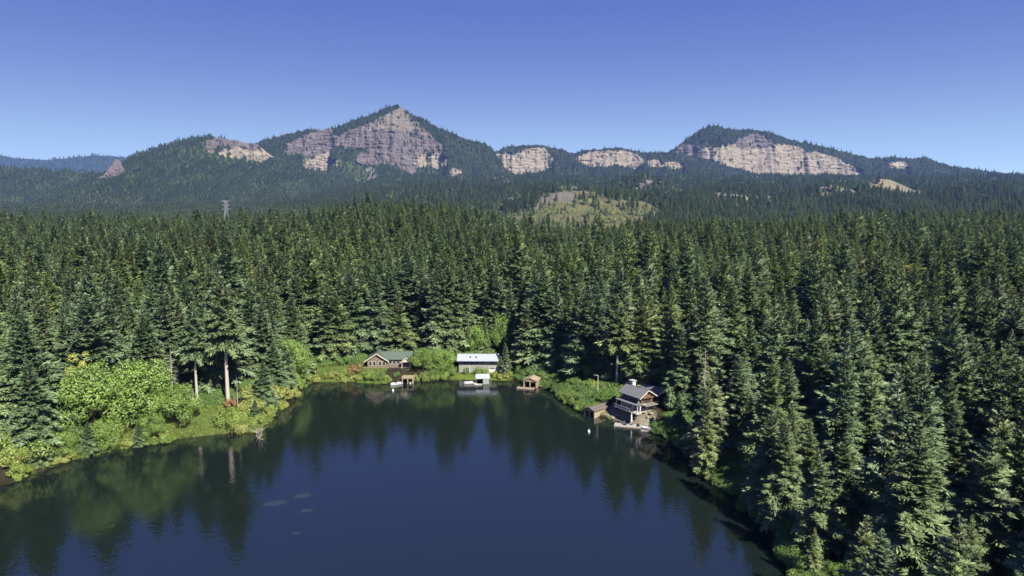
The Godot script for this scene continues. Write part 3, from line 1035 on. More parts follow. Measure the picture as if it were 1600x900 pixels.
func plant_shores() -> void:
	for t in LEAFY:
		var at := Vector3(t[1], height_at(t[1], t[2]) - 0.2, t[2])
		tree(kinds.maple[t[0]], "maple_tree", t[5], at, t[3], t[4], t[1] * 1.7, null, "leafy trees on the shore")
	rng.seed = 501
	# left bank, from the picture's edge round to the far corner
	var n := 0
	for i in range(0, 14):
		var a := shore_pts[i]
		var b := shore_pts[i + 1]
		var steps := maxi(1, int(a.distance_to(b) / 3.1))
		for k in steps:
			for row in 3:
				var p := a.lerp(b, (k + rng.randf()) / steps)
				var out := (b - a).orthogonal().normalized()
				if shore(p.x + out.x * 3.0, p.y + out.y * 3.0) < 0.0:
					out = -out
				p += out * (1.3 + row * 3.6 + rng.randf() * 1.6)
				if shore(p.x, p.y) < 0.6:
					continue
				var low := i >= 6 and i <= 8
				if rng.randf() < [0.12, 0.4, 0.4][row] or (low and rng.randf() < 0.3):
					continue
				var idx: int = [0, 1, 0, 3, 2, 0, 3][rng.randi() % 7] if not low else [3, 0, 3][rng.randi() % 3]
				var h: float = [rng.randf_range(1.6, 3.6), rng.randf_range(2.5, 6.0), rng.randf_range(3.0, 7.0)][row] if not low else rng.randf_range(1.3, 3.0)
				shrub(idx, p.x, p.y, h, rng.randf_range(0.8, 1.25), "", "shrubs along the left bank")
	for q in [[-117.0, -163.5, 11.0], [-110.5, -172.0, 8.5], [-100.5, -178.0, 7.0], [-76.0, -196.0, 7.0], [-77.5, -208.0, 14.0], [-78.5, -221.0, 17.0], [-78.0, -230.0, 15.0]]:
		var at := Vector3(q[0], height_at(q[0], q[1]) - 0.2, q[1])
		tree(kinds.near[rng.randi() % 3], "fir_tree", "young left bank fir, tip %s" % place_words(seen_at(at + Vector3(0, q[2], 0))), at, q[2], 1.2, rng.randf() * TAU, M.needles_dark, "firs around the lake")
	shrub(4, -83.5, -197.5, 3.2, 0.9, "russet brown bush behind the left bank shrubs", "")
	# the far shore
	for t in [[0, -69, -247.5, 2.6, 1.0], [3, -66, -249, 2.2, 1.2], [0, -63, -247, 2.4, 1.1], [1, -60.5, -249.5, 3.0, 1.0], [3, -57.5, -247, 2.0, 1.2], [0, -54.5, -247.2, 2.2, 1.1], [1, -51.5, -246.2, 3.2, 1.1], [2, -48.5, -245.6, 3.4, 1.0], [0, -45.8, -244.6, 2.4, 1.0], [0, -50.0, -244.9, 1.6, 1.2], [0, -56.0, -246.0, 1.5, 1.2], [3, -61.5, -246.2, 1.5, 1.2], [2, -42.5, -246.5, 2.2, 0.9], [0, -35.6, -246.0, 2.6, 0.8], [1, -31.5, -247.0, 3.2, 1.0], [1, -26.5, -248.6, 3.4, 1.0], [2, -23.0, -250.2, 3.6, 0.9], [2, -17.2, -252.2, 2.9, 0.75], [1, -12.2, -252.0, 2.8, 0.9], [0, -9.8, -252.2, 2.3, 0.9], [0, -6.4, -250.2, 2.0, 1.1], [3, -3.4, -249.2, 2.0, 1.1], [0, -1.0, -250.0, 2.2, 1.0]]:
		shrub(t[0], t[1], t[2], t[3], t[4], "", "shrubs along the far shore")
	shrub(4, -58.5, -249.8, 3.6, 1.15, "russet orange bush left of the green-roofed cabin's deck", "")
	# the right-hand corner below the lake house
	for t in [[1, 17.5, -222.5, 3.0, 1.0], [0, 18.8, -219.0, 3.0, 1.1], [1, 20.8, -216.5, 3.4, 1.0], [0, 22.0, -213.0, 2.6, 1.1], [2, 24.0, -216.5, 3.6, 1.0], [2, 23.6, -221.5, 4.0, 1.0], [1, 27.5, -221.0, 4.0, 1.0], [2, 30.3, -219.0, 3.6, 1.0], [0, 24.8, -209.4, 1.8, 0.9], [0, 29.6, -201.6, 1.1, 1.1], [3, 27.8, -204.6, 0.9, 1.1], [0, 43.0, -191.6, 2.2, 0.9], [3, 44.6, -193.6, 2.0, 0.9], [1, 33.0, -213.0, 2.2, 0.9]]:
		shrub(t[0], t[1], t[2], t[3], t[4], "", "shrubs beside the lake house")
	# overhanging brush under the firs of the right shore
	for i in range(27, 33):
		var a := shore_pts[i]
		var b := shore_pts[i + 1]
		var steps := maxi(1, int(a.distance_to(b) / 5.0))
		for k in steps:
			var p := a.lerp(b, (k + rng.randf()) / steps) + Vector2(rng.randf_range(0.6, 3.2), 0)
			shrub(2, p.x, p.y, rng.randf_range(1.6, 3.4), rng.randf_range(0.9, 1.3), "overhanging shore brush, %s" % place_words(seen_at(Vector3(p.x, 1.5, p.y))), "brush on the right shore")
	# ground cover nobody could count
	var tuft := Build.new()
	for k in 26:
		var a := rng.randf() * TAU
		var r := rng.randf() * 0.5
		var p := Vector3(cos(a) * r, 0, sin(a) * r)
		var lean := Vector3(rng.randf_range(-0.25, 0.25), rng.randf_range(0.25, 0.6), rng.randf_range(-0.25, 0.25))
		var w := Vector3(cos(a * 3.0), 0, sin(a * 3.0)) * 0.05
		tuft.col = Color(0.13, 0.175, 0.045) * rng.randf_range(0.7, 1.25)
		tuft.tri(p - w, p + lean, p + w)
	var tufts := []
	for o in open_polys:
		if o[0] == "patio":
			continue
		var r: Rect2 = o[2]
		var want := int(r.get_area() * (1.6 if o[0] == "meadow" else 1.0))
		for k in want:
			var x := rng.randf_range(r.position.x, r.end.x)
			var z := rng.randf_range(r.position.y, r.end.y)
			if not Geometry2D.is_point_in_polygon(Vector2(x, z), o[1]):
				continue
			var y := height_at(x, z)
			if y < 0.1:
				continue
			var q := rng.randf_range(0.7, 1.5) * (1.0 if o[0] == "meadow" else 0.35)
			var warm := rng.randf_range(0.8, 1.12)
			tufts.append([Transform3D(Basis(Vector3.UP, rng.randf() * TAU).scaled(Vector3(q * 1.4, q, q * 1.4)), Vector3(x, y - 0.05, z)), 0, Color(warm, 1.0, 0.9) if o[0] == "meadow" else Color(0.8, 1.05, 0.75)])
	var grass := thing("bank_grass", "yellow-green grass on the open banks and lawns", "grass")
	grass.set_meta("kind", "stuff")
	scatter(grass, "tufts", [{"both": tuft.mesh(null, M.leaves)}], tufts)
	var under := []
	for k in 5200:
		var i := rng.randi() % 34
		var a := shore_pts[i]
		var p := a.lerp(shore_pts[i + 1], rng.randf()) + Vector2(rng.randf_range(-26, 26), rng.randf_range(-26, 26))
		var s := shore(p.x, p.y)
		if s < 0.7 or inside(p.x, p.y, open_polys) != "":
			continue
		if Rect2(-58, -263, 26, 19).has_point(p) or Rect2(-23, -263, 22, 15).has_point(p) or Rect2(29, -211, 18, 18).has_point(p) or Rect2(26, -212, 8, 13).has_point(p):
			continue
		if p.x < -60.0 and s < 12.0 and p.y > -240.0 and rng.randf() < 0.8:
			continue
		var q := rng.randf_range(0.22, 0.62)
		under.append([Transform3D(Basis(Vector3.UP, rng.randf() * TAU).scaled(Vector3(q * 1.3, q, q * 1.3)), Vector3(p.x, height_at(p.x, p.y, s) - 0.1, p.y)), [1, 2, 2][rng.randi() % 3], Color(0.95, 1.0, 1.0) * rng.randf_range(0.8, 1.2)])
	var brush := thing("undergrowth", "low green undergrowth between the firs along the shore", "undergrowth")
	brush.set_meta("kind", "stuff")
	scatter(brush, "bushes", kinds.shrub, under)
	# dead trees
	var spots := [
		[48.2, -167.0, 29.0, 4.0, 0.62, "grey dead-topped snag standing over the right shore", 0.008],
		[-81.7, -197.5, 9.5, 1.0, 0.8, "thin broken dead stem beside the left bare trunk", 0.012],
		[-100.0, -196.0, 17.0, 4.0, 0.35, "bleached dead tree with drooping limbs above the maples", 0.012],
		[-91.0, -206.0, 16.0, 4.0, 0.3, "pale dead fir in the dark gap of the left forest", 0.012],
		[43.5, -230.0, 15.0, 1.2, 0.7, "thin pale trunk at the left of the sunlit lawn", 0.010],
		[53.0, -231.0, 13.0, 1.2, 0.7, "thin pale trunk at the right of the sunlit lawn", 0.010],
		[71.0, -182.0, 20.0, 2.0, 0.4, "thin white snag among the right-hand firs", 0.010],
	]
	for i in spots.size():
		var t: Array = spots[i]
		one("dead_tree", snag(900 + i, t[2], t[3], t[4], M.dead_wood, t[6]).mesh(null, M.dead_wood), t[5], "dead tree", Vector3(t[0], height_at(t[0], t[1]), t[1]), i * 1.3, "dead trees")
	# driftwood at the tip of the bank
	rng.seed = 95
	for i in 2:
		var b := Build.new()
		for k in 9:
			var a := rng.randf_range(-1.2, 1.2) + PI * 0.5
			var ln := rng.randf_range(1.6, 4.2)
			b.tube(PackedVector3Array([Vector3.ZERO, Vector3(cos(a) * ln * 0.4, sin(a) * ln * 0.5, rng.randf_range(-0.6, 1.2)), Vector3(cos(a) * ln, sin(a) * ln, rng.randf_range(-0.8, 2.0))]), PackedFloat32Array([0.09, 0.06, 0.02]), 5)
		one("dead_branches", b.mesh(null, M.dead_wood), ["bleached branching deadwood at the tip of the left bank", "bleached branch lying in the water off the left bank"][i], "dead branch", [Vector3(-72.2, 0.3, -187.6), Vector3(-70.4, -0.3, -183.5)][i], i * 2.0)

# ---------------------------------------------------------------- houses, boathouses, docks and boats
func house_materials() -> void:
	mat("green_roof", Color(0.09, 0.12, 0.098), 0.6, 0, 0.3, 0.5)
	mat("pale_roof", Color(0.33, 0.36, 0.43), 0.45, 0.1, 0.2, 0.5)
	mat("grey_roof", Color(0.15, 0.155, 0.17), 0.75, 0, 0.3, 0.6)
	mat("brown_roof", Color(0.14, 0.125, 0.11), 0.8, 0, 0.35, 0.6)
	mat("tan_roof", Color(0.31, 0.25, 0.165), 0.75, 0, 0.3, 0.6)
	mat("rose_wood", Color(0.23, 0.175, 0.14), 0.75, 0, 0.4, 0.7)
	mat("orange_wood", Color(0.17, 0.098, 0.064), 0.7, 0, 0.35, 0.8)
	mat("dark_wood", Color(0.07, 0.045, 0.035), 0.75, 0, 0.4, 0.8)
	mat("deck_wood", Color(0.34, 0.28, 0.22), 0.8, 0, 0.4, 0.9)
	mat("grey_planks", Color(0.38, 0.36, 0.34), 0.8, 0, 0.35, 0.9)
	mat("tan_wall", Color(0.30, 0.245, 0.175), 0.75, 0, 0.25, 0.6)
	mat("sage_wall", Color(0.24, 0.265, 0.23), 0.75, 0, 0.25, 0.6)
	mat("navy_wall", Color(0.035, 0.05, 0.10), 0.7, 0, 0.3, 0.6)
	mat("white_paint", Color(0.46, 0.455, 0.45), 0.55, 0, 0.15, 0.7)
	mat("white_hull", Color(0.5, 0.51, 0.53), 0.3, 0, 0.1, 0.7)
	mat("cream_trim", Color(0.50, 0.46, 0.38), 0.65, 0, 0.2, 0.7)
	mat("stone", Color(0.34, 0.30, 0.23), 0.9, 0, 0.5, 0.5)
	mat("concrete", Color(0.42, 0.40, 0.36), 0.85, 0, 0.35, 0.4)
	mat("blue_tarp", Color(0.10, 0.12, 0.24), 0.6, 0, 0.2, 0.7)
	mat("dark_seat", Color(0.03, 0.03, 0.035), 0.6)
	mat("steel", Color(0.30, 0.31, 0.32), 0.45, 0.6)
	var g := mat("glass", Color(0.02, 0.025, 0.03), 0.05)
	g.metallic_specular = 0.6

func window(parent: Node3D, at: Vector3, w: float, h: float, turn := 0.0, frame := "white_paint", called := "window") -> Node3D:
	# frame bars round a pane set back in them; faces +z before the turn
	var b := Build.new()
	var t := 0.11
	b.box(Vector3(-w / 2, -h / 2, 0), Vector3(-w / 2 + t, h / 2, 0.09))
	b.box(Vector3(w / 2 - t, -h / 2, 0), Vector3(w / 2, h / 2, 0.09))
	b.box(Vector3(-w / 2 + t, h / 2 - t, 0), Vector3(w / 2 - t, h / 2, 0.088))
	b.box(Vector3(-w / 2 + t, -h / 2, 0), Vector3(w / 2 - t, -h / 2 + t, 0.12))
	if w > 1.6:
		b.box(Vector3(-0.05, -h / 2 + t, 0), Vector3(0.05, h / 2 - t, 0.08))
	var o := part(parent, called, b, M[frame])
	o.position = at
	o.rotation.y = turn
	part(o, "pane", box(Vector3(-w / 2 + t, -h / 2 + t, 0.005), Vector3(w / 2 - t, h / 2 - t, 0.04)), M.glass)
	return o

func gable_wall(b: Build, x: float, thick: float, z0: float, z1: float, y0: float, y1: float) -> void:
	# a triangle under a roof whose ridge runs along x
	b.prism(PackedVector3Array([Vector3(x, y0, z0), Vector3(x, y1, (z0 + z1) / 2), Vector3(x, y0, z1)]), Vector3(thick, 0, 0))

func railing(parent: Node3D, a: Vector3, b: Vector3, h: float, m: Material, gap := 0.45) -> void:
	var rail := Build.new()
	rail.bar(a + Vector3(0, h, 0), b + Vector3(0, h, 0), 0.1)
	rail.bar(a + Vector3(0, h * 0.12, 0), b + Vector3(0, h * 0.12, 0), 0.07)
	part(parent, "rail", rail, m)
	var n := maxi(1, int(a.distance_to(b) / gap))
	var posts := Build.new()
	posts.bar(Vector3.ZERO, Vector3(0, h, 0), 0.07)
	var shared := posts.mesh(null, m)
	for i in n + 1:
		var o := MeshInstance3D.new()
		o.name = "baluster"
		o.mesh = shared
		o.position = a.lerp(b, float(i) / n) + Vector3(0, 0.002, 0)
		parent.add_child(o, true)

func roof(parent: Node3D, x0: float, x1: float, z0: float, z1: float, y0: float, y1: float, thick: float, m: Material, turn := false) -> MeshInstance3D:
	var b := Build.new()
	b.gable(x0, x1, z0, z1, y0, y1, thick)
	if turn:
		for i in b.v.size():
			b.v[i] = Vector3(b.v[i].z, b.v[i].y, -b.v[i].x)
	var o := part(parent, "roof", b, m)
	var cap := Build.new()
	var zm := (z0 + z1) / 2
	cap.bar(Vector3(x0 - 0.03, y1 + thick * 0.9, zm), Vector3(x1 + 0.03, y1 + thick * 0.9, zm), 0.3, 0.12)
	if turn:
		for i in cap.v.size():
			cap.v[i] = Vector3(cap.v[i].z, cap.v[i].y, -cap.v[i].x)
	part(o, "ridge_cap", cap, m)
	return o

func make_houses() -> void:
	house_materials()
	green_cabin()
	pale_house()
	lake_house()
	boathouses()

func green_cabin() -> void:
	var h := thing("cabin", "wooden cabin with a green roof and front gables on the far shore", "house", Vector3(-46.6, 3.6, -256.0), 0.03)
	var w := Build.new()
	w.box(Vector3(-4.4, -0.6, -3.2), Vector3(8.2, 3.1, 2.4))
	w.box(Vector3(-8.0, -0.6, -2.6), Vector3(-0.9, 2.9, 4.0))
	part(h, "wall", w, M.rose_wood)
	var g := Build.new()
	g.prism(PackedVector3Array([Vector3(-8.0, 2.9, 3.85), Vector3(-0.9, 2.9, 3.85), Vector3(-4.45, 5.35, 3.85)]), Vector3(0, 0, 0.13))
	part(h, "gable", g, M.rose_wood)
	g = Build.new()
	g.prism(PackedVector3Array([Vector3(4.9, 2.3, 4.4), Vector3(8.2, 2.3, 4.4), Vector3(6.55, 4.1, 4.4)]), Vector3(0, 0, 0.12))
	part(h, "porch_gable", g, M.cream_trim)
	roof(h, -4.4, 8.8, -3.9, 3.1, 2.95, 5.35, 0.2, M.green_roof)
	roof(h, -4.7, 3.3, -8.9, 0.0, 2.65, 5.6, 0.2, M.green_roof, true)
	var r2 := roof(h, -4.9, -1.0, 4.5, 8.6, 2.25, 4.15, 0.18, M.green_roof, true)
	r2.name = "porch_roof"
	# bargeboards along the front gables
	var bb := Build.new()
	bb.bar(Vector3(-9.0, 2.62, 4.72), Vector3(-4.45, 5.62, 4.72), 0.08, 0.34)
	bb.bar(Vector3(-4.45, 5.62, 4.725), Vector3(0.1, 2.62, 4.725), 0.08, 0.34)
	part(h, "bargeboard", bb, M.cream_trim)
	bb = Build.new()
	bb.bar(Vector3(4.45, 2.2, 4.93), Vector3(6.55, 4.15, 4.93), 0.07, 0.26)
	bb.bar(Vector3(6.55, 4.15, 4.935), Vector3(8.65, 2.2, 4.935), 0.07, 0.26)
	part(h, "bargeboard", bb, M.cream_trim)
	for x in [-6.9, -5.4, -3.3, -1.8]:
		window(h, Vector3(x, 1.75, 4.0), 1.15, 1.7, 0, "cream_trim")
	for x in [0.4, 1.9, 3.4]:
		window(h, Vector3(x, 1.8, 2.4), 1.2, 1.3, 0, "cream_trim")
	window(h, Vector3(6.5, 1.6, 2.4), 2.4, 1.7, 0, "white_paint")
	for x in [5.0, 8.1]:
		part(h, "porch_post", box(Vector3(x - 0.1, -0.2, 4.2), Vector3(x + 0.1, 2.35, 4.4)), M.cream_trim)
	var p := Build.new()
	p.tube(PackedVector3Array([Vector3(2.4, 4.4, 0), Vector3(2.4, 7.2, 0)]), PackedFloat32Array([0.17, 0.17]), 8)
	part(h, "stove_pipe", p, M.steel)
	for i in 14:
		part(h, "deck_board", box(Vector3(-9.3 + i * 1.28, -0.35, 4.05), Vector3(-8.06 + i * 1.28, -0.2, 6.2)), M.deck_wood)
	railing(h, Vector3(-9.2, -0.2, 6.1), Vector3(8.5, -0.2, 6.1), 1.0, M.deck_wood, 0.9)
	for x in [-9.0, -5.0, -1.0, 3.0, 8.2]:
		part(h, "deck_post", box(Vector3(x - 0.12, -3.4, 5.8), Vector3(x + 0.12, -0.352, 6.04)), M.deck_wood)
	# terraced timber wall and steps down to the boathouse
	var t := thing("retaining_wall", "tan timber retaining wall stepping down below the green-roofed cabin", "wall", Vector3(-40.4, 0.3, -248.2))
	for i in 4:
		part(t, "tier", box(Vector3(-3.0, i * 0.8 - 0.8, -0.7 - i * 0.75), Vector3(2.8, i * 0.8 + 0.02, 0.05 - i * 0.75)), M.tan_wall)

func pale_house() -> void:
	var h := thing("house", "long two-storey sage house with a pale blue-white metal roof", "house", Vector3(-13.0, 2.6, -257.0), -0.02)
	var w := Build.new()
	w.box(Vector3(-7.2, -1.8, -3.0), Vector3(7.4, 3.4, 2.6))
	part(h, "wall", w, M.sage_wall)
	part(h, "upper_wall", box(Vector3(-7.22, 1.75, 2.602), Vector3(0.3, 3.35, 2.68)), M.navy_wall, "dark blue upper wall")
	roof(h, -7.9, 8.0, -3.8, 3.7, 3.3, 5.2, 0.16, M.pale_roof)
	for x in [-6.4, -3.6]:
		window(h, Vector3(x, 2.6, 2.68), 1.5, 1.0)
	window(h, Vector3(-1.2, 2.55, 2.68), 1.1, 1.0)
	window(h, Vector3(1.9, 2.45, 2.6), 1.5, 1.1)
	window(h, Vector3(5.5, 2.45, 2.6), 1.7, 1.3)
	var d := part(h, "door", box(Vector3(-4.4, -1.3, 2.602), Vector3(-3.0, 0.9, 2.70)), M.white_paint)
	part(d, "pane", box(Vector3(-4.2, -0.2, 2.702), Vector3(-3.2, 0.7, 2.72)), M.glass)
	d = part(h, "garage_door", box(Vector3(4.2, -1.3, 2.602), Vector3(6.8, 0.9, 2.70)), M.white_paint)
	part(d, "pane", box(Vector3(4.5, 0.2, 2.702), Vector3(6.5, 0.7, 2.72)), M.glass)
	part(h, "gutter", box(Vector3(-7.95, 3.16, 3.72), Vector3(8.05, 3.32, 3.86)), M.navy_wall)
	for x in [-2.8, -0.6]:
		var p := Build.new()
		p.tube(PackedVector3Array([Vector3(x, 4.0, 2.1), Vector3(x, 4.9, 2.1)]), PackedFloat32Array([0.2, 0.2]), 8)
		part(h, "roof_vent", p, M.dark_wood)

func lake_house() -> void:
	# long side towards the water on the left, gable end towards the sun
	var h := thing("lake_house", "two-storey house with a grey gable roof, pale chimney and balcony", "house", Vector3(37.6, 4.4, -200.6), -atan2(8.4, 5.5))
	h.scale = Vector3.ONE * 0.82
	var w := Build.new()
	w.box(Vector3(-5.0, -0.8, -3.2), Vector3(5.0, 2.2, 3.0))
	part(h, "lower_wall", w, M.white_paint)
	w = Build.new()
	w.box(Vector3(-4.9, 2.205, -3.2), Vector3(4.9, 4.7, 2.4))
	gable_wall(w, -4.9, 0.12, -3.2, 2.4, 4.7, 6.5)
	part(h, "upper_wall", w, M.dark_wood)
	var g := Build.new()
	gable_wall(g, 4.902, 0.14, -3.2, 2.4, 4.5, 6.6)
	g.box(Vector3(4.902, 2.3, -3.2), Vector3(5.04, 4.498, -2.2))
	g.box(Vector3(4.902, 2.3, 1.4), Vector3(5.04, 4.498, 2.4))
	part(h, "gable", g, M.orange_wood, "orange wood gable end")
	roof(h, -5.8, 6.0, -4.6, 4.0, 4.55, 7.1, 0.2, M.grey_roof)
	var bb := Build.new()
	bb.bar(Vector3(6.04, 4.5, 4.05), Vector3(6.04, 7.2, -0.3), 0.08, 0.3)
	bb.bar(Vector3(6.045, 7.2, -0.3), Vector3(6.045, 4.5, -4.65), 0.08, 0.3)
	part(h, "bargeboard", bb, M.cream_trim)
	# porch roof over the lower floor, on the lake side
	var pr := Build.new()
	pr.prism(PackedVector3Array([Vector3(-5.8, 2.15, 5.2), Vector3(6.0, 2.15, 5.2), Vector3(6.0, 2.6, 2.6), Vector3(-5.8, 2.6, 2.6)]), Vector3(0, 0.15, 0))
	part(h, "porch_roof", pr, M.grey_roof)
	for x in [-5.4, -2.6, 0.2, 3.0, 5.6]:
		part(h, "porch_post", box(Vector3(x - 0.12, -0.6, 4.8), Vector3(x + 0.12, 2.148, 5.04)), M.white_paint)
	for x in [-4.4, 4.6]:
		part(h, "balcony_post", box(Vector3(x - 0.1, 2.8, 3.2), Vector3(x + 0.1, 4.9, 3.4)), M.cream_trim)
	part(h, "terrace", box(Vector3(-5.9, -0.9, 3.002), Vector3(6.1, -0.55, 5.6)), M.concrete)
	railing(h, Vector3(-5.8, -0.55, 5.5), Vector3(2.4, -0.55, 5.5), 0.95, M.white_paint, 0.3)
	for x in [-3.6, -1.6, 0.6, 2.9]:
		window(h, Vector3(x, 3.55, 2.4), 1.4, 1.5, 0, "cream_trim")
	for x in [-4.2, -1.9, 0.6]:
		window(h, Vector3(x, 0.9, 3.0), 1.5, 1.7)
	part(h, "door", box(Vector3(2.6, -0.55, 3.002), Vector3(3.6, 1.7, 3.08)), M.navy_wall)
	window(h, Vector3(4.95, 3.45, -0.4), 3.0, 1.7, PI / 2, "orange_wood")
	part(h, "gable_beam", box(Vector3(5.06, 4.35, -3.0), Vector3(5.9, 4.6, 2.2)), M.orange_wood)
	window(h, Vector3(5.0, 0.9, 1.2), 1.3, 1.2, PI / 2)
	part(h, "balcony", box(Vector3(5.05, 2.0, -3.4), Vector3(7.6, 2.2, 2.5)), M.grey_planks)
	railing(h, Vector3(7.5, 2.2, -3.3), Vector3(7.5, 2.2, 2.4), 0.95, M.dark_wood, 0.5)
	var c := part(h, "chimney", box(Vector3(-4.4, 3.0, -2.0), Vector3(-2.6, 8.6, -0.4)), M.white_paint)
	part(c, "chimney_cap", box(Vector3(-4.65, 8.602, -2.25), Vector3(-2.35, 8.9, -0.15)), M.concrete)
	part(h, "chimney_base", box(Vector3(-5.5, -0.8, -2.6), Vector3(-5.002, 4.0, 0.2)), M.stone)
	# shaded wing behind
	var a := thing("annex", "dark shaded annex behind the lake house with a grey roof", "house", Vector3(44.2, 4.7, -206.0), -atan2(8.4, 5.5))
	a.scale = Vector3.ONE * 0.85
	w = Build.new()
	w.box(Vector3(-5.0, -0.8, -3.0), Vector3(5.0, 3.0, 3.0))
	gable_wall(w, 4.88, 0.12, -3.0, 3.0, 3.0, 4.6)
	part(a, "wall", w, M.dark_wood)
	roof(a, -5.6, 5.6, -3.7, 3.7, 2.85, 4.9, 0.18, M.grey_roof)
	window(a, Vector3(1.0, 1.4, 3.0), 1.6, 1.4)
	window(a, Vector3(5.0, 1.4, 0), 1.6, 1.4, PI / 2)

func open_boathouse(called: String, label: String, at: Vector3, turn: float, w: float, ln: float, h: float, rise: float, roof_m: Material, wall_m: Material, bays: int) -> Node3D:
	# open bays face +z; ridge runs from front to back
	var o := thing(called, label, "boathouse", at, turn)
	var side := Build.new()
	for s in [-1, 1]:
		part(o, "side_wall", box(Vector3(s * w / 2 - 0.08, -0.5, -ln / 2), Vector3(s * w / 2 + 0.08, h, ln / 2)), wall_m)
	part(o, "back_wall", box(Vector3(-w / 2 + 0.082, -0.5, -ln / 2), Vector3(w / 2 - 0.082, h, -ln / 2 + 0.14)), wall_m)
	for i in bays + 1:
		var x := lerpf(-w / 2, w / 2, float(i) / bays)
		part(o, "post", box(Vector3(x - 0.16, -0.6, ln / 2 + 0.002), Vector3(x + 0.16, h - 0.42, ln / 2 + 0.3)), wall_m)
	part(o, "header", box(Vector3(-w / 2 - 0.1, h - 0.418, ln / 2 + 0.004), Vector3(w / 2 + 0.1, h, ln / 2 + 0.28)), wall_m)
	if rise > 0.4:
		var g := Build.new()
		g.prism(PackedVector3Array([Vector3(-w / 2, h + 0.002, ln / 2), Vector3(w / 2, h + 0.002, ln / 2), Vector3(0, h + rise, ln / 2)]), Vector3(0, 0, 0.2))
		part(o, "gable", g, wall_m)
	roof(o, -ln / 2 - 0.55, ln / 2 + 0.35, -w / 2 - 0.45, w / 2 + 0.45, h - 0.1, h + rise + 0.12, 0.14, roof_m, true)
	return o

